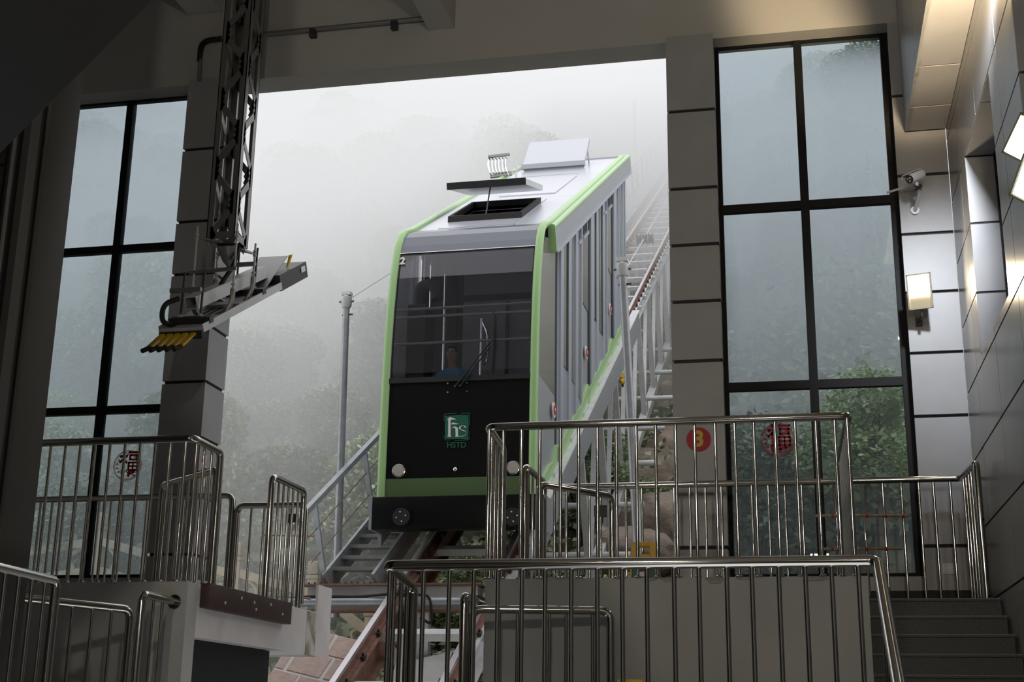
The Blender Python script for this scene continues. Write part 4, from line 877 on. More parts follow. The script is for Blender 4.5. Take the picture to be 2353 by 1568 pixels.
bv = [V_(0,18.38,4.20), V_(0,18.34,4.40), V_(0,18.28,4.62), V_(0,18.22,4.835), V_(0,18.17,hz-.13), V_(0,18.13,hz-.05), V_(0,18.12,hz+.02), V_(0,18.125,hz+.08),
      V_(-.20,18.24,4.875), V_(-.31,18.10,4.70), V_(-.10,17.90,DZ+.045), V_(.20,18.24,4.875), V_(.31,18.10,4.70), V_(.10,17.90,DZ+.05),
      V_(-.10,18.36,4.16), V_(-.15,17.98,4.13), V_(-.15,17.98,3.70), V_(.10,18.36,4.16), V_(.15,17.98,4.13), V_(.15,17.98,3.70), V_(-.15,17.88,3.66), V_(.15,17.88,3.66)]
be = [(0,1),(1,2),(2,3),(3,4),(4,5),(5,6),(6,7),(3,8),(8,9),(9,10),(3,11),(11,12),(12,13),(0,14),(14,15),(15,16),(0,17),(17,18),(18,19),(16,20),(19,21)]
br = [(.14,.10),(.13,.095),(.14,.10),(.075,.06),(.052,.052),(.075,.085),(.082,.095),(.062,.075),(.065,.065),(.046,.046),(.030,.030),(.065,.065),(.046,.046),(.030,.030),(.09,.09),(.07,.07),(.05,.05),(.09,.09),(.07,.07),(.05,.05),(.04,.04),(.04,.04)]
skin('body', bv, be, br, 'skin', per)
skin('shirt', bv[0:4]+bv[8:10]+[V_(-.155,17.95,DZ+.05)]+bv[11:13]+[V_(.155,17.95,DZ+.055), V_(0,18.185,hz-.155)], [(0,1),(1,2),(2,3),(3,4),(4,5),(5,6),(3,7),(7,8),(8,9),(3,10)],
     [(.172,.132),(.168,.128),(.184,.133),(.13,.105),(.080,.080),(.062,.062),(.048,.048),(.080,.080),(.062,.062),(.048,.048),(.066,.066)], 'shirt', per)
skin('trousers', [bv[0]]+[bv[14],bv[15],bv[16],bv[17],bv[18],bv[19]], [(0,1),(1,2),(2,3),(0,4),(4,5),(5,6)], [(.165,.125),(.10,.10),(.082,.082),(.065,.065),(.10,.10),(.082,.082),(.065,.065)], 'trouser', per)
for sgn in (-1, 1):                               # clasped hands with five fingers each
    w_ = Vector(bv[10] if sgn < 0 else bv[13]); vs = [w_, w_+Vector((-sgn*.05,-.02,.0)), w_+Vector((-sgn*.085,-.025,.004))]; es = [(0,1),(1,2)]; rr = [.028, (.036,.020), (.036,.017)]
    for k in range(4):
        b = len(vs); o_ = Vector((0, -.028+.018*k, 0)); L = (.8,1,1.05,.9)[k]
        vs += [vs[2]+o_+Vector((-sgn*.012,0,.004)), vs[2]+o_+Vector((-sgn*.045*L,-.004,.012)), vs[2]+o_+Vector((-sgn*.07*L,-.004,-.002))]; es += [(2,b),(b,b+1),(b+1,b+2)]; rr += [.0095,.0088,.0075]
    b = len(vs); vs += [vs[1]+Vector((-sgn*.01,.028,.018)), vs[1]+Vector((-sgn*.045,.036,.030)), vs[1]+Vector((-sgn*.065,.030,.030))]; es += [(1,b),(b,b+1),(b+1,b+2)]; rr += [.012,.010,.008]
    skin('hand', vs, es, rr, 'skin', per, sub=1)
m = MB(); m.ball(V_(0,18.14,hz+.055), .104, 16, (.86,1.0,.82)); hb = [(v, i) for i, v in enumerate(m.v)]
keep = [f for f in m.f if sum(m.v[i][1] for i in f)/len(f) > 18.085 and sum(m.v[i][2] for i in f)/len(f) > hz-.02 or sum(m.v[i][2] for i in f)/len(f) > hz+.085]
m.f = keep; m.build('hair', 'hair', per)
for s_ in (-1, 1):
    MB().ball(V_(s_*.030,18.040,hz+.012), .011, 8).build('eye', 'eye', per); MB().ball(V_(s_*.080,18.13,hz), .024, 8, (.35,.7,1.2)).build('ear', 'skin', per)
MB().tube([V_(0,18.038,hz+.005), V_(0,18.015,hz-.028), V_(0,18.035,hz-.034)], [.008,.015,.010], 8).build('nose', 'skin', per)
MB().ball(V_(0,18.046,hz-.062), .022, 10, (1.0,.4,.28)).build('mouth', 'red', per)
MB().box(hx_-.24, hx_+.24, 18.12, 18.56, 3.98, 4.07).build('driver_seat', 'cabdark', car, bevel=.02); MB().box(hx_-.24, hx_+.24, 18.54, 18.62, 4.05, 4.75).build('seat_back', 'cabdark', car, bevel=.02); MB().box(hx_-.06, hx_+.06, 18.28, 18.40, 3.62, 3.98).build('seat_post', 'cabdark', car)

# ================================================================== TRACK
tz = lambda Y: 2.11 + .559*(Y-17.5)                # rail head
td = Vector((0, 1, .559)).normalized(); tn = Vector((0, -.559, 1)).normalized()
XA, XB = -5.10, -3.85; XM = (XA+XB)/2
Y0, Y1 = 12.75, 78.0
TP = lambda x, Y, h=0: Vector((x, Y, tz(Y))) + tn*h
tr = thing('track', (XM, Y0, tz(Y0)-2), 'steel funicular track on a lattice viaduct climbing into the mist', 'track')
def tbar(x0, x1, h0, h1, ya, yb): return MB().prism([TP(x0,ya,h0), TP(x1,ya,h0), TP(x1,ya,h1), TP(x0,ya,h1)], TP(0,yb)-TP(0,ya))
for x in (XA, XB):
    r_ = tbar(x-.035, x+.035, -.045, 0, Y0, Y1).build('rail_head', 'railtop', tr, smooth=False)
    g = tbar(x-.012, x+.012, -.13, -.045, Y0, Y1); b = tbar(x-.07, x+.07, -.155, -.13, Y0, Y1); g.add(b.v, b.f); g.build('rail_web', 'rust', tr, smooth=False)
    g = tbar(x-.12, x+.12, -.175, -.155, Y0, Y1)
    for q in (tbar(x-.012, x+.012, -.50, -.175, Y0, Y1), tbar(x-.12, x+.12, -.52, -.50, Y0, Y1)): g.add(q.v, q.f)
    g.build('rail_girder', 'rust' if x == XA else 'galvl', tr, smooth=False)
    m = MB(); n = int((Y1-Y0)/.55)
    for k in range(n):
        y = Y0+.3+.55*k
        for sx in (-1, 1):
            c = TP(x+sx*.085, y, -.13); m.bar(c-td*.045, c+td*.045, .05, .05, tn); m.tube([c, c+tn*.06], .016, 6)
    m.build('rail_clips', 'dsteel', tr); tag(bpy.data.objects[[o for o in bpy.data.objects.keys() if o.startswith('rail_clips')][-1]], kind='stuff')
first = None
for k in range(54):                                # cross ties
    y = 13.6+1.18*k; c = TP(XM, y, -.24)
    if first is None: first = MB().prism([c+Vector((-.80,0,0))-td*.07-tn*.05, c+Vector((-.80,0,0))+td*.07-tn*.05, c+Vector((-.80,0,0))+td*.07+tn*.05, c+Vector((-.80,0,0))-td*.07+tn*.05], (1.6,0,0)).build('cross_tie', 'galvl', tr, smooth=False); base_c = c
    else: dup(first, c, tr)
# viaduct below: lower chords, posts square to the track, diagonals, round cross tubes
HB = -3.35
for x in (XA-.02, XB+.02):
    g = MB().prism([TP(x-.10,23,HB), TP(x+.10,23,HB), TP(x+.10,23,HB+.22), TP(x-.10,23,HB+.22)], TP(0,Y1)-TP(0,23)); g.build('lower_chord', 'galvl', tr, smooth=False)
    ys = [23.4+2.35*i for i in range(23)]; pf = df = None
    for i, y in enumerate(ys):
        top, bot = TP(x, y, -.5), TP(x, y, HB+.2); c = (top+bot)/2
        if pf is None:
            pf = MB().bar(top, bot, .13, .13, td).build('viaduct_post', 'galvl', tr, smooth=False); pc = c
            a_, b_ = TP(x, y, HB+.2), TP(x, y+2.35*.86, -.5); df = MB().bar(a_, b_, .10, .09, (1,0,0)).build('viaduct_diagonal', 'galvl', tr, smooth=False); dc = (a_+b_)/2-c
            gp = MB().prism([bot-td*.28-tn*.12+Vector((.07,0,0)), bot+td*.38-tn*.12+Vector((.07,0,0)), bot+td*.30+tn*.28+Vector((.07,0,0)), bot-td*.2+tn*.28+Vector((.07,0,0))], (.014,0,0)).build('gusset', 'galvl', tr, smooth=False); gc = WL[gp.name]-c
        else:
            dup(pf, c, tr); dup(df, c+dc, tr); dup(gp, c+gc, tr)
tf = bf = None
for i in range(24):
    y = 22.4+2.35*i
    c = TP(XM+.45, y+1.2, HB+.55)
    if tf is None: tf = MB().tube([c-Vector((.95,0,0)), c+Vector((.95,0,0))], .065, 12).build('cross_tube', 'galvl', tr)
    else: dup(tf, c, tr)
    c = TP(XM, y+.5, -1.7)
    if bf is None: a_, b_ = TP(XA, y+.5, -2.9), TP(XB, y+.5, -.6); bf = MB().bar(a_, b_, .08, .08, td).build('cross_brace', 'galvl', tr, smooth=False); bc = (a_+b_)/2-c
    else: dup(bf, c+bc, tr)
# the first trestle under the lower end
for x in (XA+.28, XB-.02):
    MB().bar((x, 17.15, 1.42), (x-.05 if x < XM else x, 17.35, -2.6), .17, .14, (0,1,0)).build('trestle_post', 'galvl', tr, smooth=False)
MB().box(-6.35, -4.05, 16.92, 17.10, 1.42, 1.72).build('cross_girder', 'galvl', tr, smooth=False); MB().box(-6.4, -4.0, 16.80, 17.22, 1.72, 1.745).build('girder_plate', 'rust', tr); MB().box(-6.4, -4.0, 16.85, 17.18, 1.395, 1.42).build('girder_plate', 'rust', tr)
for k in range(26): x = -6.3+.042*k; MB().disc((x, 16.82, 1.745), (0,0,1), .016, .02, 6).build('bolt', 'dsteel', tr) if k % 2 == 0 else None
MB().prism([(XA+.05, 17.0, .38), (XB+.1, 17.0, .72), (XB+.1, 17.0, 1.05), (XA+.05, 17.0, .75)], (0, .22, 0)).build('bracing_plate', 'galvl', tr, smooth=False)
MB().bar((XA+.2, 17.05, 1.40), (XA-.05, 16.9, .2), .16, .03, (0,1,0)).build('gusset_strap', 'galvl', tr, smooth=False)
t = thing('pipe', (-5.3, 16.85, 1.22), 'grey pipe running level beneath the track with a black cable on it', 'pipe')
MB().tube([(-6.5, 16.75, 1.50), (-4.1, 16.75, 1.50)], .055, 14).build('pipe_run', 'frost', t); MB().tube(rnd([(-6.45, 16.75, 1.565), (-6.1, 16.74, 1.575), (-5.6, 16.76, 1.566), (-5.1, 16.7, 1.60), (-4.62, 16.7, 1.58), (-4.58, 16.72, 1.2), (-4.75, 16.74, 1.3)], .1), .018, 8).build('cable', 'rubber', t)
# cable pulleys and haul rope
t = thing('haul_rope', (XM, 18, tz(18)), 'steel haul rope running up between the rails', 'rope'); MB().tube([TP(XM-.03, 20, .02), TP(XM-.03, 77, .05)], .020, 8).build('rope', 'galvl', t)
pu = thing('rope_pulley', TP(XM, 31.2, -.1), 'nearest grey rope pulley between the rails just behind the car', 'pulley', 'pulleys between the rails')
c = TP(XM, 31.2, .02)
for dx in (-.19, .0, .19): MB().tube([c+Vector((dx-.07,0,0)), c+Vector((dx-.05,0,0)), c+Vector((dx,0,0)), c+Vector((dx+.05,0,0)), c+Vector((dx+.07,0,0))], [.19,.17,.11,.17,.19], 16).build('sheave', 'dsteel', pu)
MB().tube([c-Vector((.32,0,0)), c+Vector((.32,0,0))], .025, 8).build('axle', 'galvl', pu); MB().bar(c+Vector((-.30,0,0)), c+Vector((-.30,0,0))-tn*.2, .03, .08).build('bearing', 'galvl', pu); MB().bar(c+Vector((.30,0,0)), c+Vector((.30,0,0))-tn*.2, .03, .08).build('bearing', 'galvl', pu)
for yy, lb in ((41, 'second rope pulley up the track, fainter in the mist'), (52, 'third rope pulley up the track, faintest in the mist')): copy_tree(pu, TP(XM, yy, -.1), lb)
t = thing('yellow_valve', atX(1425, 868, -3.5), 'small yellow fitting on the viaduct steelwork beside the car skirt', 'fitting')
a = atX(1425, 868, -3.5); MB().tube([a, a+Vector((.10,.05,.06))], .06, 10).build('cap', 'yellow', t); MB().tube([a+Vector((.02,-.1,-.12)), a+Vector((.10,-.05,-.08))], .055, 10).build('cap', 'yellow', t); MB().bar(a+Vector((.05,.0,-.2)), a+Vector((.05,.02,.04)), .04, .04).build('bracket', 'dsteel', t)

# ---- stepped service walkway left of the track
wk = thing('walkway', (-5.75, 17.1, tz(17)), 'grey steel stepped walkway with a handrail alongside the track', 'walkway')
XWL, XWR = -6.12, -5.44
WP = lambda x, Y, h=0: Vector((x, Y, tz(Y)+.06)) + tn*h
for x in (XWL, XWR): MB().prism([WP(x-.02,17.0,-.26), WP(x+.02,17.0,-.26), WP(x+.02,16.86,.06), WP(x-.02,16.86,.06)], WP(0,Y1)-WP(0,17.0)).build('stringer', 'frost', wk, smooth=False)
f = None
for k in range(170):
    y = 17.18+.345*k; c = WP(XWL/2+XWR/2, y, -.02)
    if f is None: f = MB().box(XWL+.02, XWR-.02, c.y-.03, c.y+.21, c.z-.02, c.z+.03).build('tread', 'frost', wk, smooth=False)
    else: dup(f, Vector((c.x, c.y+.09, c.z+.005)), wk)
hr = [WP(XWL-.07, 16.15, .98), WP(XWL-.07, Y1-2, .98)]
MB().bar(hr[0], hr[1], .075, .075, (1,0,0)).build('handrail', 'frost', wk, smooth=False)
f = None
for k in range(31):
    y = 17.0+1.95*k; a_, b_ = WP(XWL-.05, y-.03, -.15), WP(XWL-.07, y-.52+.0, .98); a_ = WP(XWL-.05, y, -.15); b_ = a_ + tn*1.12
    if f is None: f = MB().bar(a_, b_, .07, .05, td).build('handrail_post', 'frost', wk, smooth=False); fc = (a_+b_)/2
    else: dup(f, (a_+b_)/2, wk)
for h in (.30, .64): MB().tube([WP(XWL-.06, 16.7, h), WP(XWL-.06, Y1-3, h)], .008, 6).build('guard_wire', 'rust', wk)
for h in (1.55, 2.35): MB().tube([(-7.0, 16.9, h+.05), (XWL-.1, 16.7, h)], .010, 6).build('guard_wire', 'rust', wk)

# ---- poles beside the track
def pole(base, top, r, label, cap=True):
    base, top = Vector(base), Vector(top); t = thing('lamp_post', base, label, 'pole'); d_ = (top-base).normalized()
    MB().tube([base, top], [r, r*.86], 16).build('pole', 'frost', t)
    if cap:
        MB().tube([top-d_*.02, top+d_*.02, top+d_*.14, top+d_*.17], [r*1.05, r*1.35, r*1.35, r*.9], 14).build('pole_head', 'galvl', t); MB().box(top.x-r*1.2, top.x+r*1.2, top.y-r, top.y+r, top.z+.17, top.z+.22).build('head_cap', 'plastic', t)
        MB().tube([top-d_*.13+Vector((-r,0,0)), top-d_*.13+Vector((r*1.8,-.02,0))], .014, 8).build('clamp', 'dsteel', t); MB().tube([top+d_*.08+Vector((-r*1.9,0,0)), top+d_*.08+Vector((r*1.9,0,0))], .02, 8).build('clamp', 'steel', t)
    return t
pole(atY(770, 1420, 18), atY(796, 705, 18), .058, 'grey steel pole standing left of the car')
pole(atY(1475, 1420, 16), atY(1431, 632, 16), .058, 'grey steel pole standing right of the car, leaning slightly')
t = thing('wire', atY(797, 690, 18), 'thin wire strung up from the pole left of the car', 'wire'); MB().tube([atY(800, 690, 18), atX(1100, 500, -7.2)], .004, 5).build('strand', 'dsteel', t)
pb = atX(1460, 418, -6.5); pole(pb, (pb.x, pb.y, atX(1458, 240, -6.5).z), .075, 'pale distant pole beside the walkway handrail above the car')
for i, (x0, y0, x1, y1, xx, lb) in enumerate(((1690, 432, 1683, 214, -2.9, 'pale pole in the mist seen through the upper left pane of the right window'), (1714, 316, 1708, 158, -2.9, 'fainter farther pole in the mist seen through the right window'))):
    a = atX(x0, y0, xx); b = Vector((a.x, a.y, a.z + (atX(x1, y1, xx)-atX(x0, y0, xx)).z)); b = Vector((a.x, a.y, atY(x1, y1, a.y).z)); p_ = pole(a, b, .10, lb)
    MB().tube([a, a-Vector((2.0,0,0))], .07, 8).build('arm', 'galvl', p_)
cf = None
for k in range(12):                                # side pegs carried out from the viaduct
    c = TP(XB+.62, 51+2.1*k, -.15)
    if cf is None: cf = MB().tube([c-Vector((.65,0,0)), c+Vector((.65,0,0))], .05, 8).build('side_peg', 'galvl', tr)
    else: dup(cf, c, tr)

# ================================================================== HILLSIDE
from mathutils import noise as N
def ground(x, y):
    base = -2.9 + .545*(y-15)
    left = max(0.0, -6.5-x); right = max(0.0, x+2.6)
    z = base - 1.3*max(0, 1-((x+4.5)/3.2)**2) + .10*left + min(3.0, .85*right) - max(0, right-5)*.05
    if y < 16: z -= (16-y)*.35*min(1, max(0, (right-.3)))
    return z + .9*N.noise(Vector((x*.16, y*.16, 0))) + .35*N.noise(Vector((x*.5, y*.5, 3)))
g = MB(); nx, ny = 90, 100; gx0, gx1, gy0, gy1 = -62, 34, 13.2, 125
vs = []
for j in range(ny+1):
    for i in range(nx+1):
        fx = i/nx; fy = (j/ny)**1.5; x = gx0+(gx1-gx0)*fx; y = gy0+(gy1-gy0)*fy; vs.append((x, y, ground(x, y)))
g.add(vs, [(j*(nx+1)+i, j*(nx+1)+i+1, (j+1)*(nx+1)+i+1, (j+1)*(nx+1)+i) for j in range(ny) for i in range(nx)])
tag(g.build('hillside', 'soil'), 'steep overgrown hillside rising into the mist', 'hillside', kind='structure')

nr = np.random.default_rng(5)
def leaf_quads(cen, size, squash=.55, nrm=None):
    """two-triangle pointed leaves at the given centres"""
    n = len(cen); d1 = nr.normal(size=(n, 3)); d1[:, 2] = d1[:, 2]*squash - .25; d1 /= np.linalg.norm(d1, axis=1)[:, None]
    up = nr.normal(size=(n, 3))*.55 + np.array([0, -.35, .9]); d2 = np.cross(d1, up); d2 /= np.linalg.norm(d2, axis=1)[:, None]
    s = size*nr.uniform(.6, 1.3, (n, 1)); w = s*.30
    v = np.stack([cen-d1*s*.5, cen+d2*w, cen+d1*s*.5, cen-d2*w], 1).reshape(-1, 3)
    return v, np.arange(4*n).reshape(n, 4)
def leaf_mesh(cen, size, squash=.55):
    m = MB(); v, f = leaf_quads(cen, size, squash); m.v = [tuple(q) for q in v]; m.f = [tuple(q) for q in f]; m.a = np.clip(nr.normal(.45, .25, len(f)), 0, 1).astype(np.float32); return m
def crown_points(n, blobs):
    out = []
    w = np.array([b[1]**2 for b in blobs]); w /= w.sum(); idx = nr.choice(len(blobs), n, p=w)
    d = nr.normal(size=(n, 3)); d /= np.linalg.norm(d, axis=1)[:, None]; rad = nr.uniform(.55, 1.05, n)**.6
    c = np.array([b[0] for b in blobs])[idx]; r = np.array([b[1] for b in blobs])[idx]
    return c + d*(rad*r)[:, None]*np.array([1, 1, .72])
def make_tree(name, label, kind, h, wd, nleaf, size, lm, loc, group):
    t = thing(name, loc, label, 'tree' if name != 'shrub' else 'shrub', group); L = Vector(loc)
    blobs = []
    nb = 16
    for i in range(nb):
        a = nr.uniform(0, 6.28); f = nr.uniform(.25, 1); q = wd*.5*(1-.55*f if kind != 'dome' else math.sqrt(max(.05, 1-f*f)))
        rr_ = nr.uniform(.2, 1)
        blobs.append((np.array([L.x+q*rr_*math.cos(a), L.y+q*rr_*math.sin(a), L.z+h*(.30+.62*f)]), wd*nr.uniform(.17, .27)))
    leaf_mesh(crown_points(nleaf, blobs), size).build('crown', lm, t, smooth=False)
    m = MB(); m.tube([L+Vector((0,0,-.6)), L+Vector((.03*h,0,h*.35)), L+Vector((.0,.05,h*.8))], [.028*h+.03, .02*h+.02, .012], 8)
    for b, r in blobs[:7]: m.tube([L+Vector((.02*h,0,h*.3+.05*r)), Vector(b)*.6+(L+Vector((0,0,h*.5)))*.4, Vector(b)], [.012*h, .008*h, .004], 5)
    m.build('trunk', 'bark', t); return t
GRP = 'misty trees on the hillside'
L_ = ['broad leafy tree on the misty hillside', 'dense bushy tree on the misty hillside', 'pale green tree on the misty hillside']
protos = [make_tree('tree', L_[0] + ', seen through the left window', 'dome', 5.2, 4.6, 17000, .17, 'leafA', (-16, 30, ground(-16, 30)), GRP),
          make_tree('tree', L_[1] + ', between the left pillar and the steel pole', 'cone', 6.2, 4.0, 17000, .15, 'leafB', (-21, 52, ground(-21, 52)), GRP),
          make_tree('tree', L_[2] + ', behind the car', 'dome', 4.2, 4.2, 15000, .16, 'leafC', (-9.5, 36, ground(-9.5, 36)), GRP)]
kinds = ['broad leafy', 'dense bushy', 'pale green']
placed = [(-16, 30), (-21, 52), (-9.5, 36)]
def ok(x, y, dmin):
    return all((x-a)**2+(y-b)**2 > dmin**2 for a, b in placed)
cnt = 0
def zone(x, y):                                   # where a tree is seen from the landing
    q = x/y
    return ', seen through the left window' if q < -.445 else ', between the left pillar and the steel pole' if q < -.36 else ', between the steel pole and the car' if q < -.30 else ', behind the car' if q < -.13 else ', behind the right pillar' if q < -.05 else ', seen through the right window'
for _ in range(6000):
    if cnt >= 210: break
    y = 20 + 75*R_.random()**1.15; x = R_.uniform(-.66*y, .16*y)
    if -7.4 < x < -2.2: continue
    if x > -2.3 and y < 36: continue
    if -.17 < x/y < -.045 and y < 66: continue
    if x/y > -.05 and y > 58: continue
    if x < -6 and y < 23 and x > -13: continue
    if not ok(x, y, 1.7 + .012*y): continue
    k = R_.choice([0, 0, 1, 1, 2]) if x < -3 else R_.choice([0, 1, 1]); s_ = (R_.uniform(.75, 1.25) if y > 46 else R_.uniform(.55, .8))
    copy_tree(protos[k], (x, y, ground(x, y)-.5), L_[k] + zone(x, y), R_.uniform(0, 6.28), (s_, s_, s_*R_.uniform(.9, 1.15))); placed.append((x, y)); cnt += 1
# trees under the viaduct, kept low
for (x, y, s_, k) in ((-5.6, 25, .62, 2), (-7.2, 27.5, .6, 0), (-4.6, 30, .7, 0), (-6.6, 23.2, .5, 2), (-4.6, 43, .8, 0), (-5.4, 21.3, .42, 0), (-6.1, 19.3, .40, 0), (-4.2, 20.0, .36, 0)):
    copy_tree(protos[k], (x, y, ground(x, y)-.2), kinds[k] + ' low tree growing beneath the track and the car', R_.uniform(0, 6.28), (s_, s_, s_*.8))
# near plants that stand out on their own
make_tree('shrub', 'pale leafy shrub just outside, beside the left pillar', 'dome', 2.6, 3.4, 15000, .11, 'leafC', (-10.6, 24.6, 1.95), 'shrubs outside the building')
make_tree('shrub', 'bright green shrub close behind the right window', 'dome', 2.6, 2.2, 8000, .10, 'leafC', (1.12, 19.6, 2.35), 'shrubs outside the building')
make_tree('shrub', 'dark leafy shrub behind the left pane of the right window', 'dome', 3.2, 2.6, 11000, .11, 'leafB', (-.6, 20.4, 1.3), 'shrubs outside the building')
make_tree('shrub', 'dark shrub behind the lamp end of the right window', 'dome', 2.6, 2.4, 10000, .11, 'leafB', (2.1, 21.5, 1.2), 'shrubs outside the building')
make_tree('shrub', 'green shrub below the track beside the stone balustrade', 'dome', 1.9, 2.2, 8000, .09, 'leafA', (-5.9, 17.8, -1.1), 'shrubs outside the building')
make_tree('shrub', 'leafy shrub behind the balustrade, under the left window', 'dome', 2.4, 3.4, 11000, .10, 'leafA', (-12.3, 21.5, 1.7), 'shrubs outside the building')
make_tree('shrub', 'low shrub among the rocks beneath the viaduct', 'dome', 1.3, 1.8, 6000, .09, 'leafC', (-3.0, 21.6, .9), 'shrubs outside the building')
# pale bare trunk far off, seen through the right window
pt = [atY(x, y, 42) for x, y in ((1725, 745), (1722, 690), (1716, 640), (1703, 610), (1695, 560), (1690, 505), (1688, 480))]
t = thing('dead_tree', pt[0], 'pale broken tree trunk in the mist behind the right window', 'tree'); MB().tube(pt, [.13,.12,.16,.12,.15,.11,.06], 8).build('trunk', 'paleb', t); MB().tube([pt[3], pt[3]+Vector((-.55,0,.02))], [.05,.02], 6).build('branch', 'paleb', t)
# undergrowth
cen = []
while len(cen) < 75000:
    y = 14 + 80*nr.random()**1.7; x = nr.uniform(-.70*y, .2*y)
    if -1.9 > x > -3.3 and y < 32: continue
    if y < 19.5 and x > -2.6: continue
    z = ground(x, y); cen.append((x, y, z+abs(nr.normal(0, .6))))
lm_ = leaf_mesh(np.array(cen), .24, .8).build('undergrowth', 'leafD', None, smooth=False); tag(lm_, 'low tangled undergrowth covering the hillside', 'undergrowth', kind='stuff')
# boulders under the viaduct
def boulder(c, r, sq, label, seed):
    rr = random.Random(seed); m = MB(); bm = bmesh.new(); bmesh.ops.create_icosphere(bm, subdivisions=4, radius=1)
    for v in bm.verts:
        p = v.co.copy(); k = 1 + .22*N.noise(p*1.3+Vector((seed*3.1, 0, 0))) + .08*N.noise(p*4+Vector((0, seed, 0)))
        q = p*k
        for ax in (Vector((.5,-.8,.3)), Vector((-.4,-.85,-.2)), Vector((.1,-.5,.85))):
            ax = ax.normalized(); dd = q.dot(ax); lim = .70+.1*((seed*7) % 3); q = q - ax*(dd-lim)*.8 if dd > lim else q
        v.co = Vector((q.x*sq[0], q.y*sq[1], q.z*sq[2]))*r + Vector(c)
    m.v = [tuple(v.co) for v in bm.verts]; m.f = [tuple(w.index for w in f.verts) for f in bm.faces]; bm.free()
    o = m.build('boulder', 'rock'); tag(o, label, 'rock', 'boulders below the viaduct'); return o
boulder(atY(1530, 985, 41), 2.3, (1.0, .9, .9), 'large tan rock face beneath the viaduct at pillar height', 1)
boulder(atY(1500, 1135, 34), 1.5, (1.15, .9, .8), 'tan boulder below the large rock face', 2)
boulder(atY(1478, 1215, 29.5), .85, (1.0, .8, .8), 'smaller tan boulder behind the yellow floor sign', 3)
boulder(atY(1545, 1225, 29), .95, (1.0, .8, 1.0), 'rounded boulder just beside the right pillar foot', 4)
boulder(atY(1440, 1275, 27), .8, (1.2, .8, .7), 'low boulder left of the yellow floor sign', 5)
boulder(atY(1590, 1080, 35), 1.45, (.9, .8, 1.0), 'boulder half hidden behind the right pillar', 6)
boulder(atY(1535, 850, 48), 2.0, (.9, .9, .8), 'upper rock ledge under the viaduct', 7)

# ---- carved stone balustrade on the path outside
bl = thing('stone_balustrade', (-9, 20, 1.0), 'carved beige stone balustrade descending outside, behind the left railings', 'balustrade')
YBL = 20.0
pn = [(-14.6, 1.75), (-12.9, 2.05), (-11.13, 2.25), (-10.0, 2.0), (-8.71, 1.72), (-7.41, 1.42), (-6.45, .85), (-5.7, .15)]
m = None
for i, (x, z) in enumerate(pn):
    o = MB().box(x-.085, x+.085, YBL-.085, YBL+.085, z-.9, z+.72).build('post', 'stone', bl, bevel=.012)
    MB().box(x-.10, x+.10, YBL-.10, YBL+.10, z+.72, z+.78).build('post_neck', 'stone', o, bevel=.01); MB().box(x-.088, x+.088, YBL-.088, YBL+.088, z+.79, z+1.0).build('post_head', 'stone', o, bevel=.03)
    if i < len(pn)-1:
        x2, z2 = pn[i+1]; a = lambda f, h: Vector((x+.085+(x2-x-.17)*f, YBL, z+(z2-z)*f+h))
        MB().bar(a(0, .52), a(1, .52), .14, .13).build('top_rail', 'stone', bl, smooth=False)
        p_ = MB().prism([a(0,-.6)-Vector((0,.05,0)), a(1,-.6)-Vector((0,.05,0)), a(1,.12)-Vector((0,.05,0)), a(0,.12)-Vector((0,.05,0))], (0,.10,0)).build('panel', 'stone', bl, smooth=False)
        MB().bar(a(.06, .06), a(.94, .06), .13, .025).build('moulding', 'stone', p_, smooth=False); MB().bar(a(.06, -.5), a(.94, -.5), .13, .025).build('moulding', 'stone', p_, smooth=False)
        c = a(.5, -.22); sp = [c+Vector((.03*k*math.cos(.9*k)*.45, -.055, .03*k*math.sin(.9*k)*.45)) for k in range(1, 16)]; MB().tube(sp, .012, 6).build('carving', 'stone', p_)
        MB().tube(rnd([a(.2,.12), a(.28,.34), a(.12,.46)], .1), .04, 6).tube(rnd([a(.8,.12), a(.72,.34), a(.88,.46)], .1), .04, 6).build('cloud_bracket', 'stone', bl)
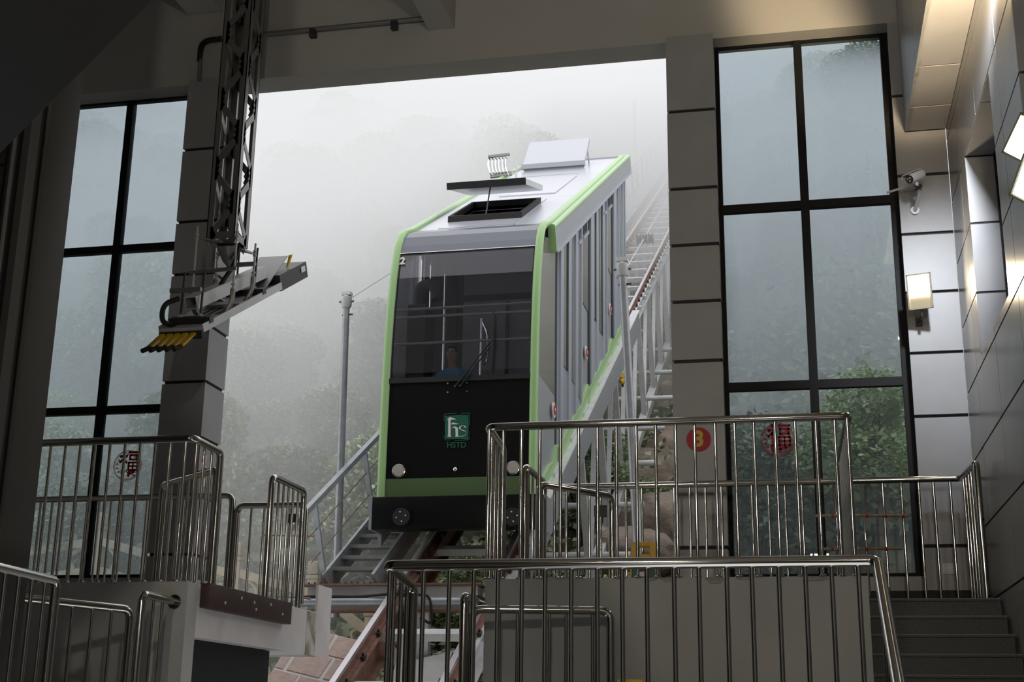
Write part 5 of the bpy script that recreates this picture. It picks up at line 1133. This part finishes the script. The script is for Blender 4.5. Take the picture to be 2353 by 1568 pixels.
# ---- pinkish stone revetment low beside the track
rv = thing('stone_revetment', (-6.4, 15.4, -1.2), 'low revetment of pinkish cut stones with pale joints under the platform edge', 'revetment')
u_, v_ = Vector((1, 0, -.22)).normalized(), Vector((.12, .75, .66)).normalized(); O_ = atY(560, 1640, 14.9); n_ = u_.cross(v_)
MB().prism([O_, O_+u_*.92, O_+u_*.92+v_*1.6, O_+v_*1.6], n_*-.06).build('mortar_bed', 'mortar', rv, smooth=False)
for r in range(4):
    x = -.1*r
    while x < .86:
        w = R_.uniform(.34, .62); a0 = max(0, x); a1 = min(.90, x+w-.05)
        if a1-a0 > .08: s0, s1 = R_.uniform(-.03, .03), R_.uniform(-.03, .03); b0, b1 = .40*r+.022, .40*r+.378; MB().prism([O_+u_*a0+v_*(b0), O_+u_*a1+v_*(b0+s0*.5), O_+u_*(a1+s1*.5)+v_*b1, O_+u_*(a0+s0*.5)+v_*b1], n_*R_.uniform(.006, .016)).build('stone', 'pink', rv, smooth=False)
        x += w
# ================================================================== MIST
plan = [(-75, 17.4), (-6.7, 17.4), (-6.7, 36), (-1.3, 36), (-1.3, 18), (40, 18), (40, 128), (-75, 128)]      # the mist has drifted clear of the car
fg = MB(); nP = len(plan)
fg.add([(x, y, -6+.48*(y-18)) for x, y in plan] + [(x, y, 7.2+.61*(y-18)) for x, y in plan], [tuple(range(nP-1, -1, -1)), tuple(range(nP, 2*nP))] + [(i, (i+1) % nP, (i+1) % nP+nP, i+nP) for i in range(nP)])
fm = bpy.data.materials.new('mist'); fm.use_nodes = True; nt = fm.node_tree; nt.nodes.clear(); o_ = nt.nodes.new('ShaderNodeOutputMaterial'); vs_ = nt.nodes.new('ShaderNodeVolumeScatter')
vs_.inputs['Color'].default_value = (.995, .995, .997, 1); vs_.inputs['Density'].default_value = FOG_DENSITY; vs_.inputs['Anisotropy'].default_value = .0
nt.links.new(vs_.outputs[0], o_.inputs['Volume'])
f_ = fg.build('mist', fm, None, smooth=False); tag(f_, 'mist hanging over the hillside and the track', 'mist', kind='stuff')

# raise everything so that the lower landing lies at z = 0
for o in list(SC.objects):
    if o.parent is None and o.type != 'CAMERA': o.location.z += EYE
